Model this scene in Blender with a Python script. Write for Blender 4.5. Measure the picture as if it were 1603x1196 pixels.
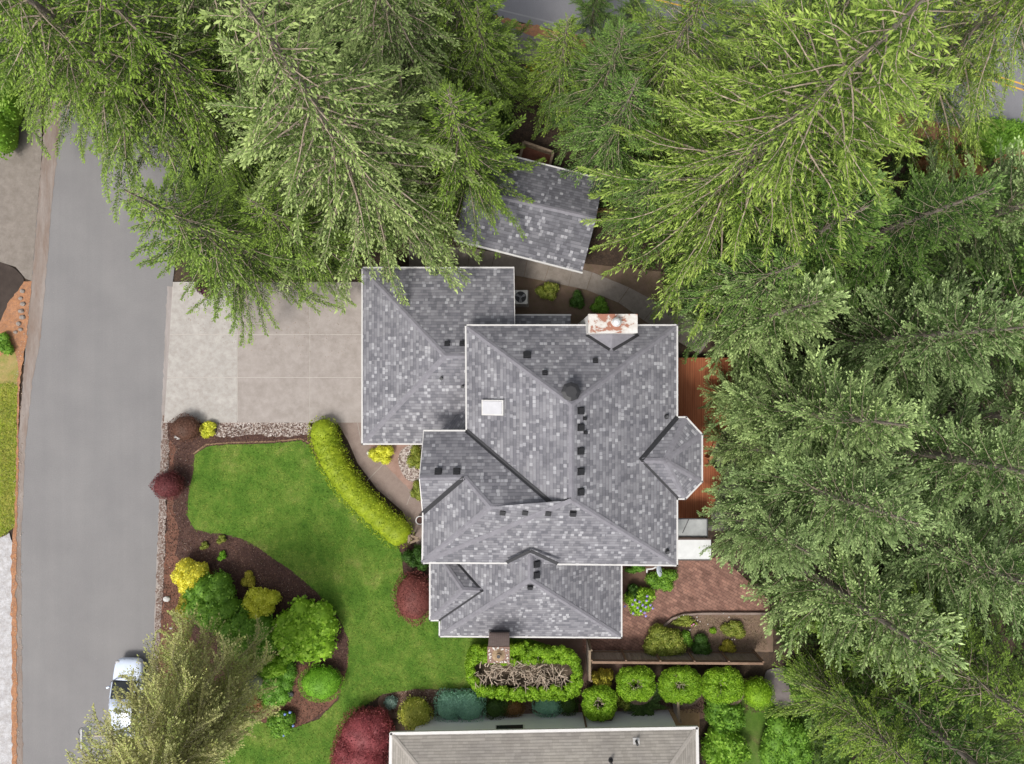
import bpy, bmesh, math, random
import numpy as np
from mathutils import Vector, Matrix
from mathutils.geometry import tessellate_polygon
R = math.radians
random.seed(7); np.random.seed(7)
S = bpy.context.scene
COL = S.collection
for o in list(bpy.data.objects): bpy.data.objects.remove(o)

# ------------------------------------------------------------ camera, sky, sun
H = 42.0            # height of the drone above the ground
G = 0.04            # metres per photograph pixel on the ground
CU, CV = 801.5, 598.0
cam = bpy.data.cameras.new('camera'); cam_o = bpy.data.objects.new('camera', cam); COL.objects.link(cam_o)
cam_o.location = (0, 0, H); cam_o.rotation_euler = (0, 0, 0)
cam.sensor_width = 36.0; cam.lens = 36.0*H/(1603*G); cam.clip_start = 0.1; cam.clip_end = 3000
S.camera = cam_o
SUN_EL, SUN_AZ = 58.0, 215.0     # azimuth clockwise from +Y
w = bpy.data.worlds.new('World'); S.world = w; w.use_nodes = True
nt = w.node_tree; bg = nt.nodes['Background']
sky = nt.nodes.new('ShaderNodeTexSky'); sky.sky_type = 'NISHITA'; sky.sun_disc = False
sky.sun_elevation = R(SUN_EL); sky.sun_rotation = R(SUN_AZ); sky.dust_density = 4.0; sky.air_density = 1.0; sky.ozone_density = 0.6
hs = nt.nodes.new('ShaderNodeHueSaturation'); hs.inputs['Saturation'].default_value = .25   # thin overcast
nt.links.new(sky.outputs[0], hs.inputs['Color']); nt.links.new(hs.outputs[0], bg.inputs[0]); bg.inputs[1].default_value = 0.13
sl = bpy.data.lights.new('sun', 'SUN'); so = bpy.data.objects.new('sun', sl); COL.objects.link(so)
sl.energy = 1.75; sl.angle = R(14); sl.color = (1.0, 0.95, 0.87)
d = Vector((math.sin(R(SUN_AZ))*math.cos(R(SUN_EL)), math.cos(R(SUN_AZ))*math.cos(R(SUN_EL)), math.sin(R(SUN_EL))))
so.rotation_euler = d.to_track_quat('Z', 'Y').to_euler(); so.location = d*60
S.view_settings.view_transform = 'Standard'; S.view_settings.look = 'None'; S.view_settings.gamma = 1
S.view_settings.exposure = 0.5

# ------------------------------------------------------------ helpers
def P(u, v, z=0.0):
    k = G*(H-z)/H
    return Vector(((u-CU)*k, (CV-v)*k, z))
def tag(o, label=None, cat=None, group=None, kind=None):
    if label: o['label'] = label
    if cat: o['category'] = cat
    if group: o['group'] = group
    if kind: o['kind'] = kind
    return o
def empty(name, loc, label, cat, group=None, rz=0):
    o = bpy.data.objects.new(name, None); COL.objects.link(o); o.location = loc; o.rotation_euler = (0, 0, rz)
    o.empty_display_size = .2
    return tag(o, label, cat, group)
def link(name, me, mats, parent=None, world=True):
    o = bpy.data.objects.new(name, me); COL.objects.link(o)
    for m in (mats if isinstance(mats, (list, tuple)) else [mats]): me.materials.append(m)
    if parent is not None:
        o.parent = parent
        if world:      # vertices were given in world coordinates
            mw = Matrix.Translation(parent.location) @ parent.rotation_euler.to_matrix().to_4x4()
            q = parent.parent
            if q: mw = (Matrix.Translation(q.location) @ q.rotation_euler.to_matrix().to_4x4()) @ mw
            me.transform(mw.inverted())
    return o
def local_origin(o):
    """move a top-level mesh's origin to its base centre"""
    me = o.data; n = len(me.vertices)
    a = np.empty(n*3, np.float32); me.vertices.foreach_get('co', a); a = a.reshape(-1, 3)
    c = Vector(((a[:,0].min()+a[:,0].max())/2, (a[:,1].min()+a[:,1].max())/2, a[:,2].min()))
    me.transform(Matrix.Translation(-c)); o.location = c
    return o
def mesh_np(name, V, F=None, quads=True, attr=None, smooth=False, matidx=None):
    V = np.asarray(V, np.float32).reshape(-1, 3); n = len(V)
    k = 4 if quads else 3
    if F is None: F = np.arange(n, dtype=np.int32)
    F = np.asarray(F, np.int32).reshape(-1)
    me = bpy.data.meshes.new(name)
    me.vertices.add(n); me.vertices.foreach_set('co', V.ravel())
    me.loops.add(len(F)); me.loops.foreach_set('vertex_index', F)
    nf = len(F)//k
    me.polygons.add(nf); me.polygons.foreach_set('loop_start', np.arange(0, nf*k, k, dtype=np.int32))
    if attr is not None:
        for an, av in attr.items():
            a = me.attributes.new(an, 'FLOAT', 'POINT'); a.data.foreach_set('value', np.asarray(av, np.float32).ravel())
    if smooth: me.polygons.foreach_set('use_smooth', np.ones(nf, bool))
    if matidx is not None: me.polygons.foreach_set('material_index', np.asarray(matidx, np.int32))
    me.update(calc_edges=True); me.validate()
    return me
class MB:
    """collects simple shapes into one mesh"""
    def __init__(s): s.bm = bmesh.new()
    def poly(s, pts, mi=0):
        f = s.bm.faces.new([s.bm.verts.new(p) for p in pts]); f.material_index = mi; return f
    def prism(s, pts, dz, mi=0):
        n = len(pts); a = [s.bm.verts.new(p) for p in pts]; b = [s.bm.verts.new(Vector(p)-Vector((0,0,dz))) for p in pts]
        fs = [s.bm.faces.new(a), s.bm.faces.new(b[::-1])]
        for i in range(n): fs.append(s.bm.faces.new([a[i], b[i], b[(i+1)%n], a[(i+1)%n]]))
        for f in fs: f.material_index = mi
        return fs
    def box(s, c, size, rz=0, mi=0, M=None, bev=0):
        m = Matrix.Translation(c) @ (M if M is not None else Matrix.Rotation(rz, 4, 'Z')) @ Matrix.Diagonal((*size, 1))
        g = bmesh.ops.create_cube(s.bm, size=1, matrix=m)
        fs = set(f for v in g['verts'] for f in v.link_faces)
        for f in fs: f.material_index = mi
        if bev:
            es = list(set(e for v in g['verts'] for e in v.link_edges))
            r = bmesh.ops.bevel(s.bm, geom=es, offset=bev, segments=2, affect='EDGES', profile=.5)
            for f in r['faces']: f.material_index = mi
    def bar(s, a, b, w, h, mi=0, up=Vector((0,0,1)), dz=0):
        a = Vector(a); b = Vector(b); d = b-a; L = d.length; d.normalize()
        y = up.cross(d).normalized(); z = d.cross(y)
        M = Matrix((d, y, z)).transposed().to_4x4()
        s.box((a+b)/2+z*dz, (L, w, h), M=M, mi=mi)
    def tube(s, pts, rad, n=8, mi=0, cap=True):
        rings = []
        for i, p in enumerate(pts):
            p = Vector(p); q0 = Vector(pts[max(i-1,0)]); q1 = Vector(pts[min(i+1,len(pts)-1)])
            d = (q1-q0).normalized(); up = Vector((0,0,1)) if abs(d.z) < .95 else Vector((1,0,0))
            x = up.cross(d).normalized(); y = d.cross(x); r = rad[i] if isinstance(rad, (list, tuple)) else rad
            rings.append([s.bm.verts.new(p + (x*math.cos(2*math.pi*k/n)+y*math.sin(2*math.pi*k/n))*r) for k in range(n)])
        for a, b in zip(rings, rings[1:]):
            for k in range(n):
                f = s.bm.faces.new([a[k], a[(k+1)%n], b[(k+1)%n], b[k]]); f.material_index = mi; f.smooth = True
        if cap:
            for r_ in (rings[0][::-1], rings[-1]): s.bm.faces.new(r_).material_index = mi
    def cyl(s, c, r, h, n=16, mi=0, r2=None, M=None):
        m = Matrix.Translation(c) @ (M if M is not None else Matrix.Identity(4)) @ Matrix.Translation((0,0,h/2))
        g = bmesh.ops.create_cone(s.bm, cap_ends=True, segments=n, radius1=r, radius2=r if r2 is None else r2, depth=h, matrix=m)
        for f in set(f for v in g['verts'] for f in v.link_faces): f.material_index = mi
    def ball(s, c, r, sub=2, mi=0, jit=0):
        g = bmesh.ops.create_icosphere(s.bm, subdivisions=sub, radius=1, matrix=Matrix.Translation(c) @ Matrix.Diagonal((*((r,r,r) if not hasattr(r,'__len__') else r), 1)))
        for v in g['verts']: v.co += Vector((random.gauss(0,1), random.gauss(0,1), random.gauss(0,1)))*jit
        for f in set(f for v in g['verts'] for f in v.link_faces): f.material_index = mi; f.smooth = jit == 0
    def build(s, name, mats, parent=None, world=True):
        bmesh.ops.recalc_face_normals(s.bm, faces=s.bm.faces)
        me = bpy.data.meshes.new(name); s.bm.to_mesh(me); s.bm.free()
        return link(name, me, mats, parent, world)

# ------------------------------------------------------------ materials
def ramp(nt, fac, stops, interp='LINEAR'):
    r = nt.nodes.new('ShaderNodeValToRGB'); r.color_ramp.interpolation = interp
    e = r.color_ramp.elements
    while len(e) < len(stops): e.new(.5)
    for i, (p, c) in enumerate(stops): e[i].position = p; e[i].color = (*c, 1)
    nt.links.new(fac, r.inputs[0]); return r.outputs[0]
def mixc(nt, a, b, fac, mode='MIX'):
    m = nt.nodes.new('ShaderNodeMix'); m.data_type = 'RGBA'; m.blend_type = mode
    for i, x in ((6, a), (7, b), (0, fac)):
        if hasattr(x, 'links'): nt.links.new(x, m.inputs[i])
        else: m.inputs[i].default_value = (*x, 1) if isinstance(x, tuple) else x
    return m.outputs[2]
def base(name, rough=.8, spec=.3):
    m = bpy.data.materials.new(name); m.use_nodes = True; nt = m.node_tree; b = nt.nodes['Principled BSDF']
    b.inputs['Roughness'].default_value = rough; b.inputs['Specular IOR Level'].default_value = spec
    return m, nt, b
def coords(nt): return nt.nodes.new('ShaderNodeTexCoord').outputs['Object']
def noise(nt, vec, scale, detail=4, rough=.6, dist=0):
    n = nt.nodes.new('ShaderNodeTexNoise'); n.inputs['Scale'].default_value = scale; n.inputs['Detail'].default_value = detail
    n.inputs['Roughness'].default_value = rough; n.inputs['Distortion'].default_value = dist
    nt.links.new(vec, n.inputs['Vector']); return n.outputs['Fac']
def voro(nt, vec, scale, feature='F1', out='Color'):
    n = nt.nodes.new('ShaderNodeTexVoronoi'); n.inputs['Scale'].default_value = scale; n.feature = feature
    nt.links.new(vec, n.inputs['Vector']); return n.outputs[out]
def stretch(nt, vec, s, rot=0):
    m = nt.nodes.new('ShaderNodeMapping'); m.inputs['Scale'].default_value = s; m.inputs['Rotation'].default_value = (0,0,rot)
    nt.links.new(vec, m.inputs[0]); return m.outputs[0]
def bump(nt, b, h, st, dist=.02):
    n = nt.nodes.new('ShaderNodeBump'); n.inputs['Strength'].default_value = st; n.inputs['Distance'].default_value = dist
    nt.links.new(h, n.inputs['Height']); nt.links.new(n.outputs[0], b.inputs['Normal'])
def mat_noise(name, c1, c2, scale=1, rough=.85, c3=None, scale2=None, amt2=.5, fine=0, finescale=40, bumpst=.3, lo=.3, hi=.7, metal=0, spec=.3, str_=None):
    m, nt, b = base(name, rough, spec); v = coords(nt)
    if str_: v = stretch(nt, v, str_)
    c = ramp(nt, noise(nt, v, scale, 6), [(lo, c1), (hi, c2)])
    if c3: c = mixc(nt, c, c3, ramp(nt, noise(nt, v, scale2, 5, .65), [(.5-.1, (0,0,0)), (.5+.18, (amt2,)*3)]))
    if fine:
        f = noise(nt, v, finescale, 3, .7)
        c = mixc(nt, c, ramp(nt, f, [(.25, (1-fine,)*3), (.75, (1+fine,)*3)]), 1.0, 'MULTIPLY')
        if bumpst: bump(nt, b, f, bumpst)
    nt.links.new(c, b.inputs['Base Color']); b.inputs['Metallic'].default_value = metal
    return m
def mat_plain(name, c, rough=.5, metal=0, spec=.4):
    m, nt, b = base(name, rough, spec); v = coords(nt)
    col = ramp(nt, noise(nt, v, 3.0, 5), [(.2, tuple(x*.88 for x in c)), (.8, tuple(min(1,x*1.06) for x in c))])
    nt.links.new(col, b.inputs['Base Color']); b.inputs['Metallic'].default_value = metal; return m
def mat_pebble(name, cols, scale, rough=.85, st=.8):
    m, nt, b = base(name, rough); v = coords(nt)
    wn = nt.nodes.new('ShaderNodeSeparateColor'); nt.links.new(voro(nt, v, scale), wn.inputs[0])
    k = len(cols)
    c = ramp(nt, wn.outputs[0], [(i/k, cc) for i, cc in enumerate(cols)], 'CONSTANT')
    dist = voro(nt, v, scale, 'F1', 'Distance')
    c = mixc(nt, c, ramp(nt, noise(nt, v, 1.3, 4), [(.3, (.78,.75,.72)), (.7, (1.08,1.08,1.08))]), 1.0, 'MULTIPLY')
    inv = nt.nodes.new('ShaderNodeMath'); inv.operation = 'SUBTRACT'; inv.inputs[0].default_value = 1; nt.links.new(dist, inv.inputs[1])
    bump(nt, b, inv.outputs[0], st, .03); nt.links.new(c, b.inputs['Base Color']); return m
def mat_shingle(name, cols, tabw=.205, rowh=.19, light=.13, wob=1):
    """courses of laminated shingles from the roof's own u (along eave) and v (up slope) in metres"""
    m, nt, b = base(name, .92, .15); N = nt.nodes; L = nt.links
    uv = N.new('ShaderNodeUVMap'); uv.uv_map = 'UVMap'
    sp = N.new('ShaderNodeSeparateXYZ'); L.new(uv.outputs[0], sp.inputs[0])
    def M(op, a, b_=None):
        n = N.new('ShaderNodeMath'); n.operation = op
        for i, x in enumerate((a, b_)):
            if x is None: continue
            if hasattr(x, 'links'): L.new(x, n.inputs[i])
            else: n.inputs[i].default_value = x
        return n.outputs[0]
    def wn(x, y, seed):
        c = N.new('ShaderNodeCombineXYZ'); L.new(x, c.inputs[0]); L.new(y, c.inputs[1]); c.inputs[2].default_value = seed
        n = N.new('ShaderNodeTexWhiteNoise'); n.noise_dimensions = '3D'; L.new(c.outputs[0], n.inputs[0]); return n.outputs[0]
    zero = M('MULTIPLY', sp.outputs[0], 0.0)
    def grid(w_, h_, seed):
        row = M('FLOOR', M('DIVIDE', sp.outputs[1], h_))
        off = M('MULTIPLY', wn(row, zero, seed+.5), 7.0)
        uu = M('ADD', M('DIVIDE', sp.outputs[0], w_), off)
        return wn(M('FLOOR', uu), row, seed), uu
    k = len(cols)
    g1, u1 = grid(tabw, rowh, 1.0)
    g2, u2 = grid(tabw*1.5, rowh, 2.0)
    g3, u3 = grid(tabw*5.5, rowh*6, 5.0)
    fine = ramp(nt, g2, [(i/(k-1), c) for i, c in enumerate(cols[:-1]+[cols[-2]])])
    tab = M('LESS_THAN', M('FRACT', u1), .84)
    sel = ramp(nt, g1, [(0, (0,0,0)), (1-light, (.55,.55,.55)), (1-light*.7, (.75,.75,.75)), (1-light*.3, (1,1,1))], 'CONSTANT')
    seld = ramp(nt, g1, [(0, (.8,.8,.8)), (.13, (.35,.35,.35)), (.26, (0,0,0))], 'CONSTANT')
    c = mixc(nt, fine, cols[0], seld); c = mixc(nt, c, cols[-1], M('MULTIPLY', sel, tab))
    c = mixc(nt, c, ramp(nt, g3, [(0, (.95,)*3), (1, (1.05,)*3)]), 1.0, 'MULTIPLY')
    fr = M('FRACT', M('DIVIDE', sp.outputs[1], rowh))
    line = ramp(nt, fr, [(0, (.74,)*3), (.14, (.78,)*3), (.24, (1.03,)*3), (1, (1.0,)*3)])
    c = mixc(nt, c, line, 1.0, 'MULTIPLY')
    ob = coords(nt)
    c = mixc(nt, c, ramp(nt, noise(nt, ob, .7, 5), [(.3, (.88,.88,.9)), (.7, (1.08,1.08,1.07))]), 1.0, 'MULTIPLY')
    gr = noise(nt, ob, 45, 2, .7)
    c = mixc(nt, c, ramp(nt, gr, [(.25, (.82,)*3), (.75, (1.18,)*3)]), 1.0, 'MULTIPLY')
    L.new(c, b.inputs['Base Color'])
    hgt = M('ADD', M('MULTIPLY', M('SUBTRACT', 1.0, fr), .7), M('MULTIPLY', g1, .3)); bump(nt, b, hgt, .5, .02)
    return m
def mat_leaf(name, cols, rough=.55, trans=.35, spec=.25, scale=.5, tip=None):
    """cols: dark..light; 'rnd' varies leaf to leaf, 'tip' marks this year's growth"""
    m, nt, b = base(name, rough, spec); N = nt.nodes; L = nt.links
    a = N.new('ShaderNodeAttribute'); a.attribute_name = 'rnd'
    k = len(cols)
    c = ramp(nt, a.outputs['Fac'], [(i/max(1,k-1), cc) for i, cc in enumerate(cols)])
    if tip:
        t = N.new('ShaderNodeAttribute'); t.attribute_name = 'tip'
        c = mixc(nt, c, tip, t.outputs['Fac'])
    c = mixc(nt, c, ramp(nt, noise(nt, coords(nt), scale, 3), [(.3, (.75,.78,.75)), (.7, (1.2,1.15,1.1))]), 1.0, 'MULTIPLY')
    oi = N.new('ShaderNodeObjectInfo')
    c = mixc(nt, c, ramp(nt, oi.outputs['Random'], [(0, (.92,.93,.94)), (.5, (1,1,1)), (1, (1.08,1.05,1.0))]), 1.0, 'MULTIPLY')
    L.new(c, b.inputs['Base Color'])
    if trans:
        tr = N.new('ShaderNodeBsdfTranslucent'); L.new(c, tr.inputs[0])
        mx = N.new('ShaderNodeMixShader'); mx.inputs[0].default_value = trans
        L.new(b.outputs[0], mx.inputs[1]); L.new(tr.outputs[0], mx.inputs[2]); L.new(mx.outputs[0], N['Material Output'].inputs[0])
    return m

GREY = [(.135,.134,.150), (.170,.168,.186), (.192,.190,.208), (.210,.208,.226), (.23,.228,.246), (.36,.36,.38)]
M_shingle = mat_shingle('grey_shingle', GREY)
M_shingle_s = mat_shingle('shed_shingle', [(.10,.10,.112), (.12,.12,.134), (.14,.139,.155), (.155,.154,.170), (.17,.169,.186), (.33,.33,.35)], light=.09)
M_shingle_n = mat_shingle('beige_shingle', [(.265,.245,.22), (.285,.265,.238), (.305,.283,.255), (.32,.298,.268), (.29,.27,.242)], tabw=.28, rowh=.16, light=.0)
M_cap = mat_noise('ridge_shingle', (.17,.165,.185), (.23,.225,.25), 3, .9, fine=.15, bumpst=.2)
M_valley = mat_plain('dark_flashing', (.03,.03,.034), .55)
M_gutter = mat_plain('white_gutter', (.55,.54,.53), .5)
M_trim = mat_plain('white_trim', (.72,.70,.68), .6)
M_siding = mat_noise('siding', (.42,.40,.37), (.46,.44,.41), 2, .8)
M_nwall = mat_noise('pale_siding', (.80,.79,.80), (.84,.83,.84), 1, .8, fine=.03, finescale=20)
M_glass = mat_plain('window_glass', (.03,.035,.04), .08, 0, .6)
M_black = mat_plain('black_plastic', (.022,.022,.025), .5)
M_dkgrey = mat_plain('dark_grey_metal', (.06,.06,.065), .45)
M_asph = None

def uvroof(me):
    uvl = me.uv_layers.new(name='UVMap')
    for p in me.polygons:
        n = p.normal
        h = Vector((0,0,1)).cross(n)
        if h.length < 1e-3: h = Vector((1,0,0))
        h.normalize(); up = n.cross(h)
        for li in p.loop_indices:
            co = me.vertices[me.loops[li].vertex_index].co
            uvl.data[li].uv = (co.dot(h)+50, co.dot(up)+50)
def newell(pts):
    n = Vector((0,0,0))
    for i in range(len(pts)):
        a = pts[i]; b = pts[(i+1)%len(pts)]
        n += Vector(((a.y-b.y)*(a.z+b.z), (a.z-b.z)*(a.x+b.x), (a.x-b.x)*(a.y+b.y)))
    n.normalize(); return n if n.z > 0 else -n
class Roof:
    def __init__(s): s.v = {}; s.f = {}
    def V(s, **k):
        for n, p in k.items(): s.v[n] = P(*p) if isinstance(p, tuple) else p
    def F(s, name, names): s.f[name] = names.split()
    def pts(s, f): return [s.v[n] for n in s.f[f]]
    def plane(s, f):
        p = s.pts(f); return newell(p), sum(p, Vector())/len(p)
    def on(s, f, u, v, up=0):
        n, c = s.plane(f); o = Vector((0,0,H)); dd = P(u, v, 0)-o
        t = (c-o).dot(n)/dd.dot(n); return o+dd*t+n*up
    def build(s, parts, mat, parent, th=.09):
        """parts: {object name: [faces]}; each a solid shell"""
        out = []
        for nm, faces in parts:
            mb = MB()
            for f in faces:
                p = s.pts(f); mb.prism(p, th)
            bmesh.ops.recalc_face_normals(mb.bm, faces=mb.bm.faces)
            me = bpy.data.meshes.new(nm); mb.bm.to_mesh(me); mb.bm.free(); uvroof(me)
            out.append(link(nm, me, mat, parent))
        return out
    def edges(s):
        d = {}
        for f, ns in s.f.items():
            for a, b in zip(ns, ns[1:]+ns[:1]): d.setdefault(frozenset((a, b)), []).append(f)
        return d
    def strips(s, mbcap, mbval, capw=.15, valw=.135, skip=()):
        for e, fs in s.edges().items():
            if len(fs) != 2 or e in skip: continue
            a, b = [s.v[x] for x in e]
            n1, c1 = s.plane(fs[0]); n2, c2 = s.plane(fs[1])
            convex = (c2-a).dot(n1) < 0
            if convex: tgt = mbcap
            else: tgt = MB(); mbval.append(tgt)
            s.strip(tgt, a, b, n1, n2, c1, c2, capw if convex else valw, convex)
    def strip(s, mb, a, b, n1, n2, c1, c2, w_, convex=True):
        d = (b-a).normalized(); up = (n1+n2).normalized()*.02
        if n1.dot(n2) > .9995: return
        q = []
        for n, c in ((n1, c1), (n2, c2)):
            t = n.cross(d).normalized()
            if t.dot(c-(a+b)/2) < 0: t = -t
            q.append((t, n))
        for t, n in q:
            lo = .004
            mb.prism([a+up, b+up, b+t*w_+n*.02, a+t*w_+n*.02], .012)
        # exact small overlap at ridge line is hidden by both wings sharing their edge

# ------------------------------------------------------------ the ground
def spline(pts, n=8):
    out = []; m = len(pts)
    for i in range(m):
        p0, p1, p2, p3 = [Vector((*pts[(i+j-1) % m], 0)) for j in range(4)]
        for k in range(n):
            t = k/n
            out.append(((2*p1+(p2-p0)*t+(2*p0-5*p1+4*p2-p3)*t*t+(3*p1-p0-3*p2+p3)*t**3)*.5)[:2])
    return out
def slab(name, p, th, mat, parent=None):
    bm = bmesh.new(); a = [bm.verts.new(q) for q in p]; n = len(p)
    for t in tessellate_polygon([[Vector((q.x,q.y,0)) for q in p]]):
        try: bm.faces.new([a[i] for i in t])
        except ValueError: pass
    for f in bm.faces:
        f.normal_update()
        if f.normal.z < 0: f.normal_flip()
    if th:
        c = [bm.verts.new(Vector(q)-Vector((0,0,th))) for q in p]
        for i in range(n): bm.faces.new([a[i], c[i], c[(i+1)%n], a[(i+1)%n]])
    me = bpy.data.meshes.new(name); bm.to_mesh(me); bm.free()
    return link(name, me, mat, parent)
def sheet(name, pts, z, mat, smooth=False, th=.0, jit=0, kind='structure', bevel=False):
    if smooth: pts = spline(pts)
    if jit:
        q = []
        for i in range(len(pts)):
            a = Vector((*pts[i], 0)); b = Vector((*pts[(i+1) % len(pts)], 0)); k = max(1, int((b-a).length/6))
            for j in range(k): q.append((a.lerp(b, j/k)+Vector((random.gauss(0,jit), random.gauss(0,jit), 0)))[:2])
        pts = q
    o = slab(name, [P(u, v, 0)+Vector((0,0,z)) for u, v in pts], th, mat)
    if kind: o['kind'] = kind
    return o
M_soil = mat_noise('forest_soil', (.030,.021,.016), (.062,.044,.033), .8, .95, c3=(.10,.065,.04), scale2=3.5, amt2=.5, fine=.35, finescale=14, bumpst=.5)
M_mulch = mat_noise('bark_mulch', (.042,.022,.020), (.075,.040,.034), 1.2, .95, c3=(.11,.06,.045), scale2=7, amt2=.6, fine=.4, finescale=18, bumpst=.9)
M_rsoil = mat_noise('red_brown_mulch', (.13,.060,.040), (.20,.095,.065), 1.2, .95, c3=(.10,.05,.04), scale2=6, amt2=.5, fine=.3, finescale=18, bumpst=.7)
M_dirt = mat_noise('needle_litter', (.30,.14,.065), (.42,.21,.11), 2, .95, c3=(.20,.12,.09), scale2=5, amt2=.7, fine=.35, finescale=22, bumpst=.5)
M_dry = mat_noise('dry_grass', (.26,.20,.06), (.36,.26,.12), 1.4, .95, c3=(.16,.20,.04), scale2=2.5, amt2=.8, fine=.3, finescale=25)
M_conc = mat_noise('pale_concrete', (.34,.32,.30), (.43,.41,.385), 1.3, .9, c3=(.27,.24,.22), scale2=3, amt2=.6, fine=.12, finescale=26, bumpst=.1)
M_conc2 = mat_noise('pinkish_concrete', (.25,.22,.20), (.32,.285,.265), .9, .9, c3=(.37,.335,.315), scale2=2.2, amt2=.6, fine=.10, finescale=26, bumpst=.1)
M_conc3 = mat_noise('old_concrete', (.19,.165,.145), (.25,.22,.195), 1.4, .9, c3=(.14,.12,.10), scale2=3, amt2=.5, fine=.15, finescale=26)
M_agg = mat_noise('washed_aggregate', (.20,.15,.13), (.25,.195,.17), 1.4, .9, c3=(.27,.22,.19), scale2=4, amt2=.5, fine=.25, finescale=30)
def mat_pavers():
    m, nt, b = base('brick_paving', .85, .25); v = stretch(nt, coords(nt), (1,1,1), .5)
    t = nt.nodes.new('ShaderNodeTexBrick'); nt.links.new(v, t.inputs[0]); t.inputs['Scale'].default_value = 1
    t.inputs['Brick Width'].default_value = .36; t.inputs['Row Height'].default_value = .18; t.inputs['Mortar Size'].default_value = .012
    t.inputs['Color1'].default_value = (.27,.15,.115,1); t.inputs['Color2'].default_value = (.17,.09,.07,1); t.inputs['Mortar'].default_value = (.10,.06,.048,1)
    c = mixc(nt, t.outputs[0], ramp(nt, noise(nt, v, 1.6, 7, .7, .6), [(.3, (.55,.52,.5)), (.5, (1,1,1)), (.7, (1.35,1.3,1.25))]), 1.0, 'MULTIPLY')
    nt.links.new(c, b.inputs['Base Color']); return m
M_brick = mat_pavers()
M_pebble = mat_pebble('white_pebbles', [(.42,.37,.34), (.30,.25,.23), (.50,.46,.43), (.20,.15,.13), (.36,.31,.28), (.13,.09,.08)], 14)
M_verge = mat_pebble('verge_gravel', [(.26,.22,.20), (.17,.13,.11), (.33,.29,.27), (.13,.08,.065), (.21,.16,.14)], 13)
def mat_road(name, c1, c2, streak=True, rot=0):
    m, nt, b = base(name, .9, .25); v = coords(nt)
    c = ramp(nt, noise(nt, v, .35, 6), [(.3, c1), (.7, c2)])
    if streak:
        c = mixc(nt, c, ramp(nt, noise(nt, stretch(nt, v, (1.1,.03,1), rot), 1.0, 5, .6), [(.3, (.95,.95,.955)), (.7, (1.04,1.035,1.03))]), 1.0, 'MULTIPLY')
    f = noise(nt, v, 16, 4, .8)
    c = mixc(nt, c, ramp(nt, f, [(.25, (.87,)*3), (.75, (1.13,)*3)]), 1.0, 'MULTIPLY'); bump(nt, b, f, .15)
    sp = voro(nt, v, 2.2, 'F1', 'Distance')
    c = mixc(nt, c, (.42,.38,.34), ramp(nt, sp, [(0, (1,1,1)), (.018, (1,1,1)), (.03, (0,0,0))]))
    nt.links.new(c, b.inputs['Base Color']); return m
M_asph = mat_road('asphalt', (.185,.18,.183), (.215,.209,.21), rot=.06)
M_asph2 = mat_road('highway_asphalt', (.17,.17,.185), (.21,.21,.225), rot=1.3)
M_gutterpan = mat_noise('gutter_stain', (.20,.165,.145), (.28,.245,.225), 1.0, .9, c3=(.16,.10,.07), scale2=1.6, amt2=.6, fine=.12, finescale=20, str_=(1.5,.25,1))
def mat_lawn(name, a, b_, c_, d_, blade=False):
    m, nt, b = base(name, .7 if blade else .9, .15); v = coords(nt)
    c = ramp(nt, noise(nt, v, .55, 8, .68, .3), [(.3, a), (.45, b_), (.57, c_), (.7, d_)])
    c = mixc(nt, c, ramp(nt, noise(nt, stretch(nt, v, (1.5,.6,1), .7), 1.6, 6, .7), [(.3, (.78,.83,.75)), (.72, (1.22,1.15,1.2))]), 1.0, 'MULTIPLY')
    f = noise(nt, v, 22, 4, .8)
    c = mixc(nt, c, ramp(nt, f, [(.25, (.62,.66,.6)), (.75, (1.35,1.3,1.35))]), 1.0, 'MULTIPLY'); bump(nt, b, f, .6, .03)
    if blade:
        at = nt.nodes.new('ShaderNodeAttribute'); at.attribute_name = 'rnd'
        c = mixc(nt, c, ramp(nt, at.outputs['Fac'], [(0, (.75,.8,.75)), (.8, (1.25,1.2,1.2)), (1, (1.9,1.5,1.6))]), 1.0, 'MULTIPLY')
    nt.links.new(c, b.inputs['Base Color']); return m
M_lawn = mat_lawn('lawn_grass', (.058,.135,.015), (.082,.170,.021), (.115,.195,.030), (.18,.235,.055))
M_lawn2 = mat_lawn('verge_grass', (.13,.20,.014), (.19,.25,.022), (.25,.28,.035), (.33,.29,.07))
M_lawn3 = mat_lawn('dark_grass', (.045,.10,.012), (.065,.13,.018), (.09,.15,.03), (.13,.14,.05))  # darker, duller greens than the front lawn

g = MB(); g.poly([(-900,-900,-.05), (900,-900,-.05), (900,900,-.05), (-900,900,-.05)])
g.build('ground', M_soil)['kind'] = 'structure'
sheet('street', [(150,-500),(110,0),(66,250),(45,480),(33,640),(24,860),(26,1196),(28,1800),(240,1800),(240,1100),(247,940),(253,760),(260,600),(270,445),(300,200),(360,-60),(420,-500)], .004, M_asph)
sheet('street_edge', [(85,0),(66,240),(50,440),(36,600),(27,700),(22,850),(26,1196),(28,1500),(38,1500),(36,1196),(33,850),(40,700),(50,600),(62,540),(72,440),(80,330),(90,240),(112,0)], .012, M_gutterpan, jit=.6)
sheet('street_edge', [(262,448),(255,600),(250,760),(243,940),(238,1100),(238,1500),(244,1500),(245,1100),(251,940),(257,760),(263,600),(271,448)], .012, mat_noise('kerb_strip', (.24,.21,.195), (.33,.30,.29), 1.2, .9, fine=.15, str_=(2,.3,1)), jit=.5)
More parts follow.
